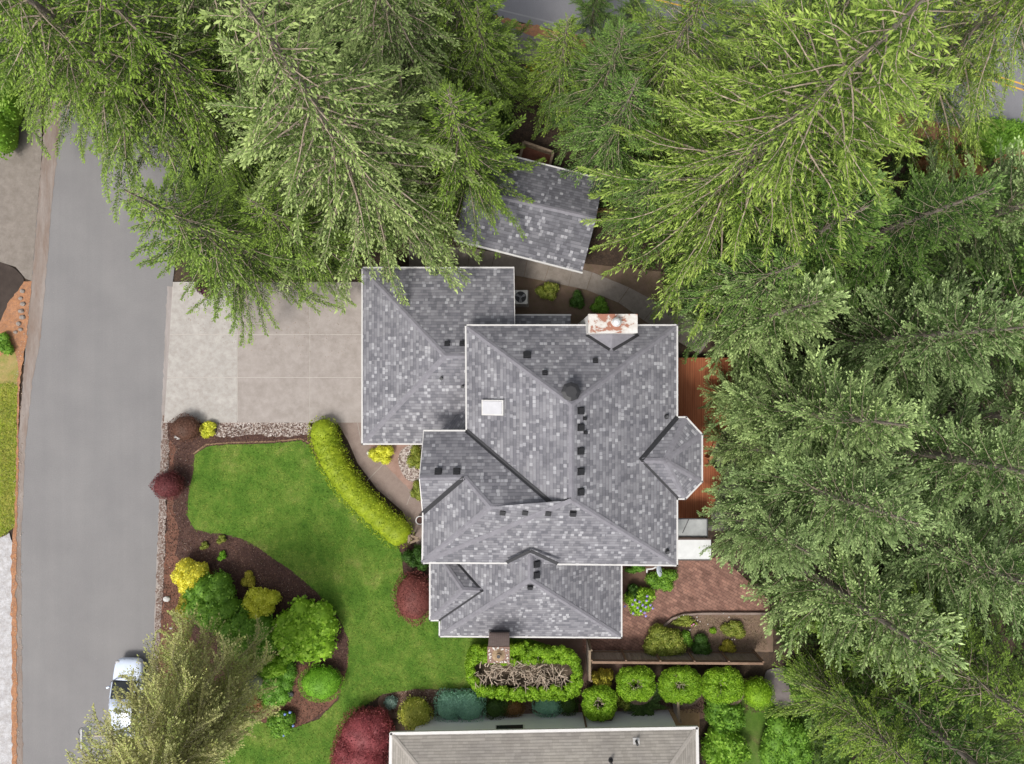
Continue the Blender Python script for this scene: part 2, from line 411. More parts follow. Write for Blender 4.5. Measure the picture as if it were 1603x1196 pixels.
# west side of the street
sheet('pavement', [(-700,-100),(60,-100),(66,236),(50,440),(40,436),(25,418),(0,410),(-700,400)], .016, M_conc3)
sheet('mulch_bed', [(-700,400),(0,410),(22,418),(38,436),(40,470),(38,520),(0,530),(-700,530)], .02, mat_noise('dark_compost', (.035,.026,.022), (.06,.045,.038), 1.5, .95, fine=.3), jit=.8)
sheet('dirt_verge', [(-700,500),(0,505),(16,470),(40,440),(50,440),(44,510),(36,570),(30,605),(-700,605)], .024, M_dirt, jit=1)
sheet('grass_verge', [(-700,560),(0,560),(22,540),(30,580),(28,603),(-700,603)], .028, M_dry, jit=1.2)
sheet('lawn', [(-700,601),(0,601),(22,598),(28,605),(26,720),(23,825),(12,834),(0,840),(-700,850)], .034, M_lawn2, jit=.7)
sheet('grass_verge', [(22,840),(26,600),(31,600),(29,720),(26,860),(27,1196),(28,1400),(19,1400),(19,1196),(18,860)], .030, M_dirt, jit=.9)
sheet('gravel_verge', [(-700,852),(0,842),(16,834),(21,850),(20,1196),(20,1500),(-700,1500)], .027, mat_noise('pale_gravel', (.36,.35,.36), (.52,.52,.54), 1.5, .9, c3=(.28,.25,.23), scale2=4, amt2=.6, fine=.3, finescale=20, bumpst=.6), jit=.8)
# front yard
sheet('gravel_verge', [(256,650),(270,650),(268,700),(262,760),(258,850),(256,940),(250,1010),(246,1100),(238,1100),(243,1000),(246,900),(249,800),(253,700)], .018, M_verge, jit=1.2)
sheet('mulch_bed', [(262,656),(330,664),(400,676),(484,660),(500,700),(545,760),(600,815),(650,858),(662,870),(662,905),(640,905),(560,960),(560,1100),(520,1150),(450,1165),(380,1150),(300,1120),(246,1100),(250,1000),(257,900),(262,780),(266,700)], .022, M_mulch, jit=.8)
sheet('mulch_bed', [(266,690),(276,700),(270,740),(272,800),(280,830),(276,868),(290,900),(282,930),(300,1000),(330,1060),(300,1110),(246,1100),(250,1015),(256,945),(258,880),(262,790)], .026, M_rsoil, jit=1.2)
sheet('mulch_bed', [(370,1060),(480,1040),(540,1050),(545,1010),(546,960),(543,1040),(530,1090),(490,1125),(450,1140),(400,1130),(360,1105)], .0265, M_rsoil, smooth=True)
LAWN = [(305,712),(325,699),(360,696),(430,694),(470,690),(484,696),(497,722),(520,758),(552,792),(590,822),(620,848),(630,872),(631,896),(640,905),(680,905),(740,950),(800,990),(860,1010),(860,1040),(735,1076),(700,1078),(650,1078),(600,1086),(560,1110),(540,1135),(525,1200),(530,1400),(330,1400),(330,1200),(335,1120),(380,1118),(425,1135),(460,1140),(500,1125),(530,1095),(545,1045),(546,1000),(530,965),(495,925),(460,895),(430,875),(405,857),(380,843),(352,835),(330,834),(305,828),(294,808),(296,770),(303,742)]
sheet('lawn', LAWN, .05, M_lawn, th=.04, jit=.35)
edge = LAWN[:16]
M_edge = mat_noise('lawn_edge', (.20,.13,.08), (.30,.20,.12), 4, .95, fine=.3)
sheet('lawn_edge', [(LAWN[i][0], LAWN[i][1]-.0) for i in range(len(LAWN))][0:0] or [(304,711),(324,697),(360,694),(430,692),(471,688),(486,695),(480,690),(470,686),(430,690),(360,692),(322,695),(302,710)], .028, M_edge)
sheet('gravel_strip', [(330,656),(372,660),(482,661),(490,672),(480,680),(440,683),(400,681),(345,684),(335,678)], .030, M_pebble, jit=1.3)
# driveway: separate slabs
mb = MB()
xs = [(254,371,0), (372,484,1), (485,640,1)]; ys = [(441,523), (524,590), (591,661)]
for (x0,x1,mi) in xs:
    for (y0,y1) in ys:
        a0 = x0; a1 = x0
        if x0 == 254: a0 = 274-(y0-400)*.066; a1 = 274-(y1-400)*.066
        g_ = .5
        mb.prism([P(a0+g_,y0+g_)+Vector((0,0,.045)), P(x1-g_+1,y0+g_)+Vector((0,0,.045)), P(x1-g_+1,y1-g_+1)+Vector((0,0,.045)), P(a1+g_,y1-g_+1)+Vector((0,0,.045))], .05, mi)
mb.build('driveway', [M_conc, M_conc2])['kind'] = 'structure'
sheet('driveway_joint', [(271,441.5),(639,441.5),(639,660),(258,660)], .030, mat_noise('joint_sand', (.40,.37,.34), (.48,.44,.41), 3))
sheet('walkway', [(500,662),(590,660),(600,690),(640,700),(700,690),(700,850),(662,880),(652,850),(630,800),(590,765),(560,725),(545,690),(530,664)], .035, M_agg, th=.03)
for a, b in (((575,752),(605,722)),((637,790),(652,750)),((605,722),(640,760)),((560,662),(566,694))):
    d_ = Vector((b[0]-a[0], b[1]-a[1])).normalized(); n_ = Vector((-d_.y, d_.x))*.5
    sheet('walkway_joint', [(a[0]+n_.x,a[1]+n_.y),(b[0]+n_.x,b[1]+n_.y),(b[0]-n_.x,b[1]-n_.y),(a[0]-n_.x,a[1]-n_.y)], .041, M_conc2)
sheet('garden_bed', [(577,694),(662,694),(662,770),(640,765),(605,730),(585,712)], .045, mat_noise('pink_soil', (.24,.15,.12), (.33,.22,.18), 2, .95, fine=.25), smooth=False, jit=.7)
sheet('pebble_bed', [(634,700),(662,694),(680,720),(662,752),(640,752),(627,735),(624,715)], .055, M_pebble, smooth=True)
# north side yard
sheet('garden_bed', [(800,400),(1080,430),(1080,520),(800,520)], .006, mat_noise('brown_soil', (.12,.08,.06), (.17,.12,.09), 1.2, .95, c3=(.09,.08,.035), scale2=2, amt2=.5, fine=.2))
wy = [((640,372),(640,420)),((700,386),(692,424)),((736,388),(732,420)),((775,395),(768,425)),((826,404),(820,434)),((862,410),(852,440)),((897,418),(890,448)),((927,426),(918,454)),((985,450),(968,474)),((1030,474),(1008,502)),((1075,496),(1050,528)),((1120,520),(1095,555))]
mb = MB()
for (a,b),(c,d2) in zip(wy, wy[1:]):
    A,B,C_,D_ = [P(*q)+Vector((0,0,.05)) for q in (a,b,d2,c)]
    ctr = (A+B+C_+D_)/4
    mb.prism([ctr+(q-ctr)*.985 for q in (A,B,C_,D_)], .04)
mb.build('walkway', M_conc3)['kind'] = 'structure'
# back garden, east and south
sheet('patio', [(972,884),(1130,872),(1205,940),(1205,968),(1080,968),(1040,985),(1018,1020),(1050,1022),(912,1022),(912,990),(972,990)], .010, M_brick)
sheet('garden_bed', [(975,884),(1066,886),(1040,906),(1015,930),(1000,946),(975,946)], .016, mat_noise('brown_mulch', (.11,.065,.045), (.15,.09,.065), 2, .95, fine=.25), jit=.6)
sheet('garden_bed', [(1024,1020),(1026,1000),(1042,980),(1062,966),(1100,962),(1210,962),(1210,1020)], .055, mat_noise('garden_soil', (.15,.10,.075), (.21,.14,.105), 1.6, .95, c3=(.12,.10,.06), scale2=3, amt2=.5, fine=.2), th=.05, jit=.4)
mb = MB()
q = [(1018,1020),(1022,1000),(1038,980),(1052,968),(1070,962),(1100,960),(1210,960)]
for a, b in zip(q, q[1:]): mb.bar(P(*a, .1), P(*b, .1), .13, .2)
mb.build('garden_edging', M_agg)['kind'] = 'structure'
sheet('dirt_strip', [(600,1070),(740,1072),(1200,1060),(1200,1125),(1040,1125),(600,1125),(590,1100)], .012, mat_noise('border_soil', (.11,.065,.05), (.18,.11,.08), 1.6, .95, c3=(.20,.15,.11), scale2=3, amt2=.6, fine=.25), jit=1)
sheet('side_path', [(690,996),(1010,996),(1010,1066),(690,1066)], .008, mat_noise('side_soil', (.12,.075,.06), (.16,.105,.085), 1.5, .95, fine=.2))  # plain brown soil south of the lower wing
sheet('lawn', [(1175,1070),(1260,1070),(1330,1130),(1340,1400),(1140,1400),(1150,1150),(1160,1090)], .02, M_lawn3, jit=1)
sheet('bare_patch', [(1200,1050),(1235,1050),(1250,1085),(1225,1110),(1200,1085)], .026, mat_noise('grey_patch', (.13,.11,.11), (.19,.165,.165), 2), smooth=True)
sheet('bare_patch', [(1044,1110),(1095,1110),(1095,1150),(1050,1150)], .016, mat_noise('tan_patch', (.20,.13,.06), (.27,.18,.10), 2, fine=.2))
sheet('bare_patch', [(1095,640),(1175,640),(1175,830),(1095,830)], .016, mat_noise('grey_gravel', (.15,.135,.12), (.22,.20,.18), 2, fine=.3), jit=1)
# highway to the north-east, with its centre lines
C0 = [(100,-230),(600,-108),(1055,2),(1300,58),(1560,124),(1800,196),(2300,360)]
def offs(pts, d0, d1):
    a = []; b = []
    for i, p in enumerate(pts):
        q0 = Vector(pts[max(0,i-1)]); q1 = Vector(pts[min(len(pts)-1,i+1)]); t = (q1-q0).normalized(); n = Vector((-t.y, t.x))
        a.append(tuple(Vector(p)+n*d0)); b.append(tuple(Vector(p)+n*d1))
    return a+b[::-1]
sheet('highway', offs(C0, -105, 88), .006, M_asph2)
sheet('dirt_verge', offs(C0, 88, 125), .010, M_dirt, jit=1.5)
sheet('footpath', [(600,-60),(820,52),(945,95),(935,122),(800,90),(600,0)], .014, mat_noise('path_grey', (.15,.135,.13), (.20,.18,.175), 1.5, fine=.12))
M_yel = mat_plain('yellow_paint', (.62,.36,.06), .7); M_wpaint = mat_plain('worn_white_paint', (.26,.26,.265), .8)
sheet('road_marking', offs(C0, -5.5, -3), .012, M_yel); sheet('road_marking', offs(C0, 3, 5.5), .012, M_yel)
sheet('road_marking', offs(C0, 76, 78.4), .012, M_wpaint)

# debris lying on the beds
def scatter(name, pts, n, smin, smax, mat, z, label=None):
    xs_ = [p[0] for p in pts]; ys_ = [p[1] for p in pts]; V = []
    def inside(x, y):
        c = False; j = len(pts)-1
        for i in range(len(pts)):
            if (pts[i][1] > y) != (pts[j][1] > y) and x < (pts[j][0]-pts[i][0])*(y-pts[i][1])/(pts[j][1]-pts[i][1])+pts[i][0]: c = not c
            j = i
        return c
    k = 0
    while k < n:
        u = random.uniform(min(xs_), max(xs_)); v = random.uniform(min(ys_), max(ys_))
        if not inside(u, v): continue
        k += 1; p = P(u, v); s_ = random.uniform(smin, smax); a = random.uniform(0, 6.3)
        c = [Vector((math.cos(a+j*1.57+random.uniform(-.3,.3))*s_*(1 if j%2 else .6), math.sin(a+j*1.57)*s_, 0))+p for j in range(4)]
        top = p+Vector((0,0,z+s_*.6))
        for j in range(4): V += [c[j]+Vector((0,0,z)), c[(j+1)%4]+Vector((0,0,z)), top]
    me = mesh_np(name, V, quads=False); o = link(name, me, mat); tag(o, label, 'debris', kind='stuff'); return o
M_chip2 = mat_noise('brown_chips', (.14,.09,.06), (.40,.32,.26), 9)
M_chip = mat_noise('tan_chips', (.36,.27,.20), (.55,.47,.40), 3)
scatter('leaf_litter', [(280,700),(300,760),(296,830),(380,845),(430,880),(500,930),(540,980),(540,1040),(520,960),(400,920),(330,900),(270,880),(262,800),(268,700)], 330, .012, .04, M_chip2, .03, 'pale specks of leaf litter on the dark bark mulch around the lawn')
scatter('gravel_stones', [(258,690),(300,690),(300,1000),(330,1080),(246,1090),(252,900)], 420, .015, .045, M_verge, .03, 'scattered pale stones on the red brown strip beside the street')
scatter('fallen_needles', [(20,600),(50,440),(44,520),(36,600),(36,1196),(18,1196)], 350, .015, .045, M_chip, .035, 'tan needles and grit along the western edge of the street')
scatter('fallen_needles', [(280,450),(560,445),(560,560),(400,560),(300,520)], 420, .01, .035, M_chip2, .048, 'brown needles shed over the upper part of the driveway')
scatter('dry_leaves', [(600,1072),(740,1074),(735,1100),(600,1100)], 200, .015, .045, M_chip, .02, 'dry leaves on the soil border behind the neighbouring house')

# ------------------------------------------------------------ the main house
EU, EL = 5.4, 2.8
house = empty('house', P(895, 700, 0), 'large grey shingled house with hipped roofs, white gutters and two chimneys in the middle', 'house')
rf = Roof()
rf.V(NW=(729,509,EU), NE=(1060,509,EU), SE=(1060,885,EU), RN=(895,633,8.15), RS=(895,783,8.15), VB=(730,674,EU),
     SW=(661,881,EU), DW=(768,793,7.71), CNW=(664,674,EU), CPk=(657,748,6.86), CJ=(727,747,6.86), CS=(662,803,EU),
     GN=(1060,653,EU), G1=(1074,653,EU), G2=(1099,680,EU), G3=(1099,754,EU), G4=(1073,781,EU), GS=(1060,781,EU))
rf.F('_w', 'NW VB RS RN'); rf.F('_e', 'NE SE RS RN')
rf.v['PP'] = rf.on('_w', 867, 791); rf.v['GR'] = rf.on('_e', 1002, 721)
gz = rf.v['GR'].z; rf.V(GP=(1041,721,gz))
del rf.f['_w'], rf.f['_e']
rf.F('west', 'NW VB PP RS RN'); rf.F('north', 'NE NW RN'); rf.F('east', 'NE RN RS SE GS GR GN')
rf.F('southa', 'SW SE RS'); rf.F('southb', 'SW RS PP DW')
rf.F('dwest', 'SW DW CJ CS'); rf.F('cdnorth', 'VB CNW CPk CJ DW PP'); rf.F('csouth', 'CPk CS CJ')
rf.F('g1', 'GN GR GP G1'); rf.F('g2', 'G1 GP G2'); rf.F('g3', 'G2 GP G3'); rf.F('g4', 'G3 GP G4'); rf.F('g5', 'G4 GP GR GS')
lo = Roof()
lo.V(ESW=(688,996,EL), ESE=(973,998,EL), ENE=(973,872,EL), ER1=(830,908,5.85), ER2=(830,858,5.85), EWN=(689,842,EL), FVN=(689.5,849,EL), FVS=(690,971,EL),
     FSW=(673,971,EL), FNW=(673,849,EL))
lo.F('_w', 'ESW ER1 ER2 EWN'); lo.v['FR'] = lo.on('_w', 757, 925); del lo.f['_w']; lo.V(FP=(724,923,lo.v['FR'].z))
lo.F('esouth', 'ESW ESE ER1'); lo.F('eeast', 'ESE ENE ER2 ER1'); lo.F('ewest', 'ESW ER1 ER2 EWN FVN FR FVS')
lo.F('fsouth', 'FSW FVS FR FP'); lo.F('fwest', 'FNW FSW FP'); lo.F('fnorth', 'FNW FP FR FVN')
ga = Roof()
ga.V(NW=(567,419,EL), SW=(567,695,EL), NE=(804,419,EL), A1=(697,557,5.15), A2=(806,557,5.15), SE=(790,695,EL))
ga.F('gwest', 'NW SW A1'); ga.F('gnorth', 'NW A1 A2 NE'); ga.F('gsouth', 'SW SE A2 A1')
a_ = ga.on('gsouth', 732, 638); b_ = ga.on('gsouth', 688, 673)
ga.v.update(Ka=a_, Kb=b_, Kc=P(736, 676, 4.7)); ga.F('cricket', 'Ka Kb Kc')
a_ = P(803,493,2.75)
ga.V(L1=(806,493,2.75), L2=(893,493,2.75), L3=(893,512,3.15), L4=(806,512,3.15)); ga.F('lean', 'L1 L2 L3 L4')
rf.build([('roof', ['west','north','east','southa','southb','dwest','cdnorth','csouth']), ('bay_roof', ['g1','g2','g3','g4','g5'])], M_shingle, house)
lo.build([('wing_roof', ['esouth','eeast','ewest','fsouth','fwest','fnorth'])], M_shingle, house)
ga.build([('garage_roof', ['gwest','gnorth','gsouth','cricket']), ('lean_to_roof', ['lean'])], M_shingle, house)
cap = MB(); val = []
rf.strips(cap, val); lo.strips(cap, val); ga.strips(cap, val)
# where the lower wing meets the upper roof
n1, c1 = rf.plane('southb'); 
def isect(r1, f1, u, v): return r1.on(f1, u, v)
apex = rf.on('southb', 830, 862); va = rf.on('southb', 793, 880); vb = rf.on('southb', 873, 882)
for q, fn, cc in ((va, 'ewest', Vector((-1,0,0))), (vb, 'eeast', Vector((1,0,0)))):
    n2, c2 = lo.plane(fn)
    up = Vector((0,0,.05)); dd = (apex-q).normalized()
    tg = MB(); val.append(tg); tg.bar(q+up, apex+up, .2, .03, up=n1)
# chimney cricket
ca = rf.on('north', 918, 524); cb = rf.on('north', 999, 524); ct = rf.on('north', 957, 549); cr = Vector((P(959,523,ct.z).x, (ca.y+cb.y)/2, ct.z))
cm = MB(); cm.prism([ca, ct, cr], .3); cm.prism([cb, cr, ct], .3)
bmesh.ops.recalc_face_normals(cm.bm, faces=cm.bm.faces)
me = bpy.data.meshes.new('chimney_cricket'); cm.bm.to_mesh(me); cm.bm.free(); uvroof(me); link('cricket_roof', me, M_cap, house)
for q in (ca, cb): tg = MB(); val.append(tg); tg.bar(q+Vector((0,0,.04)), ct+Vector((0,0,.04))+(q-ct).normalized()*.1, .17, .03, up=rf.plane('north')[0])
cap.build('ridge_cap', M_cap, house); 
for tg in val: tg.build('valley_flashing', M_valley, house)
# gutters
def gutter(mb, pts, w_=.085, h_=.12, out=.05):
    for a, b in zip(pts, pts[1:]):
        d_ = (b-a).normalized(); ext = d_*.04
        mb.bar(a-ext+Vector((0,0,-.02)), b+ext+Vector((0,0,-.02)), w_, h_)
gm = MB()
v = rf.v; gutter(gm, [v['CNW'], v['VB'], v['NW'], v['NE'], v['GN'], v['G1'], v['G2'], v['G3'], v['G4'], v['GS'], v['SE'], P(873,883.2,EU)])
gutter(gm, [P(793,881.6,EU), v['SW'], v['CS']])
gm.build('gutter', M_gutter, house)
gm = MB()
v = lo.v; gutter(gm, [v['FNW'], v['FSW'], P(688,971,EL), v['ESW'], v['ESE'], v['ENE']]); gm.build('gutter', M_gutter, house); gm = MB()
v = ga.v; gutter(gm, [v['NE'], v['NW'], v['SW'], v['SE']]); gm.build('gutter', M_gutter, house)
gm = MB(); gutter(gm, [v['L1'], v['L2']]); gm.build('gutter', M_gutter, house)
# bargeboards of the west gable and of the garage's east gable
bb = MB(); bb.bar(rf.v['CNW']+Vector((-.02,0,-.12)), rf.v['CPk']+Vector((-.02,0,-.12)), .04, .2); bb.bar(rf.v['CPk']+Vector((-.02,0,-.12)), rf.v['CS']+Vector((-.02,0,-.12)), .04, .2); bb.build('bargeboard', M_trim, house); bb = MB()
bb.bar(ga.v['NE']+Vector((.02,0,-.08)), ga.v['A2']+Vector((.02,0,-.08)), .04, .14)
bb.build('bargeboard', M_trim, house)
# walls under each roof
def inset(pts, d_):
    n = len(pts); c = sum(pts, Vector())/n; out = []
    for i in range(n):
        a, b, e = pts[i-1], pts[i], pts[(i+1)%n]
        d1 = (b-a); d1.z = 0; d1.normalize(); d2_ = (e-b); d2_.z = 0; d2_.normalize()
        n1_ = Vector((-d1.y, d1.x, 0)); n2_ = Vector((-d2_.y, d2_.x, 0))
        s_ = 1 if area(pts) > 0 else -1
        den = 1+n1_.dot(n2_); out.append(b+(n1_+n2_)/max(den,.3)*d_*s_)
    return out
def area(p): return sum(p[i-1].x*p[i].y-p[i].x*p[i-1].y for i in range(len(p)))
def walls(name, pts, z0, z1, d_, mat, parent):
    q = inset([Vector((p.x,p.y,z1)) for p in pts], d_); mb = MB(); mb.prism(q, z1-z0); mb.build(name, mat, parent); return q
wm = walls('wall', [rf.v[k] for k in ('NW','NE','GN','G1','G2','G3','G4','GS','SE','SW','CS','CNW','VB')], 0, EU-.12, .45, M_siding, house)
wl = walls('wall', [lo.v[k] for k in ('FSW','FNW')]+[P(973,849,EL), lo.v['ESE'], lo.v['ESW'], P(688,971,EL)], 0, EL-.12, .42, M_siding, house)
wg = walls('wall', [ga.v['NW'], ga.v['NE'], P(804,695,EL), ga.v['SW']], 0, EL-.12, .42, M_siding, house)
# gable triangle
mb = MB(); e_ = Vector((.45,0,-.12)); mb.prism([rf.v['CNW']+e_, rf.v['CS']+e_, rf.v['CPk']+e_], .02); mb.build('gable_wall', M_siding, house)
# windows and doors in the walls
def window(parent, c, w_, h_, along, outw, name='window'):
    m = MB(); M4 = Matrix((along, outw, Vector((0,0,1)))).transposed().to_4x4()
    m.box(c+outw*.03, (w_, .06, h_), M=M4); fr = m.build(name, M_trim, parent)
    m = MB(); m.box(c+outw*.065, (w_-.14, .02, h_-.14), M=M4); pn = m.build('pane', M_glass, parent)
    pn.parent = fr; 
    return fr
def wall_windows(parent, q, segs):
    for i, spec in segs.items():
        a = q[i-1]; b = q[i]; al = (b-a); al.z = 0; L_ = al.length; al.normalize(); out = Vector((al.y, -al.x, 0))
        if area(q) < 0: out = -out
        for (t, z, w_, h_) in spec: window(parent, Vector((a.x,a.y,z))+al*(t*L_), w_, h_, al, out)
wall_windows(house, wm, {1: [(.25,4,1.5,1.2),(.25,1.6,1.5,1.2)], 2: [(.4,4,1.2,1.2),(.4,1.4,1.6,1.9)], 5: [(.5,4,1.3,1.4),(.5,1.6,1.3,1.6)], 8: [(.5,4,1.4,1.2),(.5,1.4,1.8,2.0)], 9: [(.85,4.2,1.4,1.1),(.12,4.2,1.2,1.1)]})
wall_windows(house, wl, {1: [(.5,1.5,1.6,1.3)], 4: [(.25,1.5,1.4,1.3),(.75,1.5,1.4,1.3)], 3: [(.6,1.5,1.2,1.2)]})
def door_panel(parent, name, c, w_, h_, al, out, mat):
    m = MB(); M4 = Matrix((al, out, Vector((0,0,1)))).transposed().to_4x4(); m.box(c+out*.03, (w_,.05,h_), M=M4)
    for k in range(3): m.box(c+out*.06+Vector((0,0,h_*(k-1)*.31)), (w_*.9,.02,h_*.24), M=M4)
    return m.build(name, mat, parent)
xw = wg[0].x
for cv in (470, 540, 620): door_panel(house, 'garage_door', Vector((xw, P(0,cv).y, 1.1)), 2.5, 2.15, Vector((0,1,0)), Vector((-1,0,0)), M_trim)
# small things on the roof
def frame_of(n):
    x = Vector((0,0,1)).cross(n); 
    if x.length < 1e-3: x = Vector((1,0,0))
    x.normalize(); y = n.cross(x); return Matrix((x, y, n)).transposed().to_4x4()
def roof_vent(parent, r_, f, u, v_, s_=.3, kind='box'):
    n, _ = r_.plane(f); p = r_.on(f, u, v_); Mf = frame_of(n); m = MB()
    if kind == 'box':
        m.box(p+n*.015, (s_*1.25, s_*1.3, .02), M=Mf)
        m.box(p+n*.07, (s_*.95, s_*.9, .11), M=Mf, bev=.02)
        m.box(p+n*.135, (s_*1.05, s_*.95, .02), M=Mf)
        return m.build('roof_vent', M_black, parent)
    m.cyl(p-Vector((0,0,.05)), s_*.5, .35, 12); m.cyl(p+n*.01, s_*.95, .03, 14, M=frame_of(n))
    return m.build('vent_pipe', M_dkgrey, parent)
for (u, y_) in ((909,643),(909,669),(909,706),(909,738),(909,770)): roof_vent(house, rf, 'east', u, y_)
for (u, y_) in ((915,655),(916,677)): roof_vent(house, rf, 'east', u, y_, .15)
roof_vent(house, rf, 'east', 1043, 652, .16, 'pipe'); roof_vent(house, rf, 'east', 1044, 863, .16, 'pipe')
roof_vent(house, rf, 'north', 825, 556, .32); roof_vent(house, rf, 'north', 932, 565, .22); roof_vent(house, rf, 'north', 853, 584, .22)
for (u, y_) in ((787,801),(822,801),(858,802),(897,803)): roof_vent(house, rf, 'southb' if u < 890 else 'southa', u, y_, .28)
for (u, y_) in ((686,738),(715,738)): roof_vent(house, rf, 'cdnorth', u, y_, .3)
for (u, y_) in ((700,538),(724,538)): roof_vent(house, ga, 'gnorth', u, y_, .24)
roof_vent(house, ga, 'gsouth', 691, 592, .12, 'pipe'); roof_vent(house, ga, 'gsouth', 724, 605, .1, 'pipe')
for (u, y_) in ((840,883),(840,900)): roof_vent(house, lo, 'eeast', u, y_, .3)
roof_vent(house, lo, 'esouth', 830, 918, .25)
# attic fan
n, _ = rf.plane('north'); p = rf.on('north', 893, 613); m = MB(); m.cyl(p+n*.01, .42, .05, 8, M=frame_of(n)); m.cyl(p-Vector((0,0,.2)), .3, .5, 8, r2=.33); m.cyl(p+Vector((0,0,.28)), .5, .05, 8); m.cyl(p+Vector((0,0,.33)), .5, .07, 8, r2=.3)
m.build('attic_fan', M_black, house)
# skylight
n, _ = rf.plane('west'); p = rf.on('west', 773, 638, .0); Mf = frame_of(n)
Mx = Matrix((Vector((0,1,0)), -frame_of(n).col[1].to_3d(), n)).transposed().to_4x4()
m = MB(); m.box(p+n*.02+Vector((.1,.03,0)), (1.0, 1.5, .04), M=Mf); m.build('skylight_base', M_black, house)  # larger black base plate, set off-centre in place of dark side faces
m = MB(); m.box(p+n*.08, (.82, 1.3, .18), M=Mf); sk = m.build('skylight', M_gutter, house)
m = MB(); m.box(p+n*.18, (.68, 1.14, .03), M=Mf, bev=.01); s2 = m.build('skylight_dome', mat_plain('milky_dome', (.52,.52,.55), .25), sk, world=False); s2.data.transform(Matrix.Translation(-house.location))
# brick chimney at the south wall
zc = 5.35
BR = mat_noise('brown_brick', (.20,.125,.095), (.30,.20,.16), 6, .9, c3=(.16,.10,.08), scale2=12, amt2=.6, fine=.2, str_=(1,1,3))
def mat_brick():
    m, nt, b = base('chimney_brick', .9, .2); v_ = coords(nt)
    t = nt.nodes.new('ShaderNodeTexBrick'); mp = nt.nodes.new('ShaderNodeMapping'); mp.inputs['Rotation'].default_value = (R(90),0,0)
    nt.links.new(v_, mp.inputs[0]); nt.links.new(mp.outputs[0], t.inputs[0])
    t.inputs['Scale'].default_value = 1; t.inputs['Brick Width'].default_value = .22; t.inputs['Row Height'].default_value = .075; t.inputs['Mortar Size'].default_value = .008
    t.inputs['Color1'].default_value = (.62,.47,.40,1); t.inputs['Color2'].default_value = (.50,.36,.30,1); t.inputs['Mortar'].default_value = (.30,.24,.21,1)
    nt.links.new(t.outputs[0], b.inputs['Base Color']); return m
x0, x1 = P(763,0,zc).x, P(798,0,zc).x; y0, y1 = P(0,1012,zc).y, P(0,1038,zc).y
m = MB(); m.box(((x0+x1)/2, (y0+y1)/2, zc/2-.04), (x1-x0-.06, y0-y1-.06, zc-.08)); chm = m.build('chimney', mat_brick(), house)
m = MB(); m.box(((x0+x1)/2, (y0+y1)/2, zc-.02), (x1-x0, y0-y1, .12), bev=.015)
cc = m.build('chimney_top', BR, chm, world=False); cc.data.transform(Matrix.Translation(-house.location))
M_crown = mat_noise('mottled_mortar', (.23,.15,.09), (.36,.27,.17), 6, .9, fine=.2)
m = MB()
m.cyl(((x0+x1)/2, (y0+y1)/2, zc+.04), .36, .10, 20, r2=.2); m.cyl(((x0+x1)/2, (y0+y1)/2, zc+.12), .14, .14, 14)
cc = m.build('chimney_crown', M_crown, chm, world=False); cc.data.transform(Matrix.Translation(-house.location))
m = MB()
for k in range(46):
    a = random.uniform(0, 6.28); ex = max(abs(math.cos(a)), abs(math.sin(a)))
    m.ball(((x0+x1)/2+math.cos(a)/ex*(x1-x0)*random.uniform(.33,.45), (y0+y1)/2+math.sin(a)/ex*(y0-y1)*random.uniform(.33,.45), zc+.05), random.uniform(.025,.06), 1, jit=.01)
cc = m.build('lime_crust', mat_noise('lime_crust', (.55,.50,.45), (.72,.68,.63), 8), chm, world=False); cc.data.transform(Matrix.Translation(-house.location))
m = MB(); m.cyl(((x0+x1)/2, (y0+y1)/2, zc+.262), .1, .004, 12); cc = m.build('flue', M_black, chm, world=False); cc.data.transform(Matrix.Translation(-house.location))
m = MB(); m.bar(Vector((x0,y0+.06,3.25)), Vector((x1,y0+.06,3.25)), .1, .04); m.build('chimney_flashing', M_valley, house)
# metal clad chimney chase at the north wall
zt = 7.0
tl, tr, br_, bl = P(922,492,zt), P(997,492,zt), P(997,521,zt), P(922,521,zt)
def mat_rust():
    m, nt, b = base('rusted_cap', .55, .4); v_ = coords(nt)
    f = noise(nt, v_, 1.1, 5, .65, .5)
    c = ramp(nt, f, [(.40, (.60,.59,.57)), (.53, (.50,.46,.42)), (.56, (.30,.13,.085)), (.8, (.36,.17,.11))])
    nt.links.new(c, b.inputs['Base Color']); return m
m = MB(); m.prism([q+Vector((0,0,-.1)) for q in (bl, br_, tr, tl)], zt-.1); ch2 = m.build('chimney', M_trim, house)
m = MB(); cx = (tl+br_)/2
m.prism([cx+(q-cx)*1.03 for q in (bl, br_, tr, tl)], .12)
m.build('chimney_cap', mat_rust(), ch2, world=False).data.transform(Matrix.Translation(-house.location))
m = MB(); fl = P(964,505,zt); m.cyl(fl, .22, .06, 18); m.cyl(fl, .15, .35, 18); m.cyl(fl+Vector((0,0,.35)), .25, .10, 18, r2=.16); m.cyl(fl+Vector((0,0,.45)), .16, .03, 18, r2=.05)
m.build('flue_cap', mat_plain('galvanised', (.75,.75,.76), .3, .4), ch2, world=False).data.transform(Matrix.Translation(-house.location))
# downspout at the south-east
m = MB(); q = [P(1029,886,5.3), P(1024,888,5.1), P(1014,890,5.0), P(1013,893,4.9), P(1014,896,0.1)]
m.tube([P(1028,887,5.3), P(1022,890,5.1), P(1013,891,5.05)], .05, 8); m.tube([P(1013,891,5.05), P(1012.5,896,4.7)], .05, 8)
m.build('downspout', M_gutter, house)

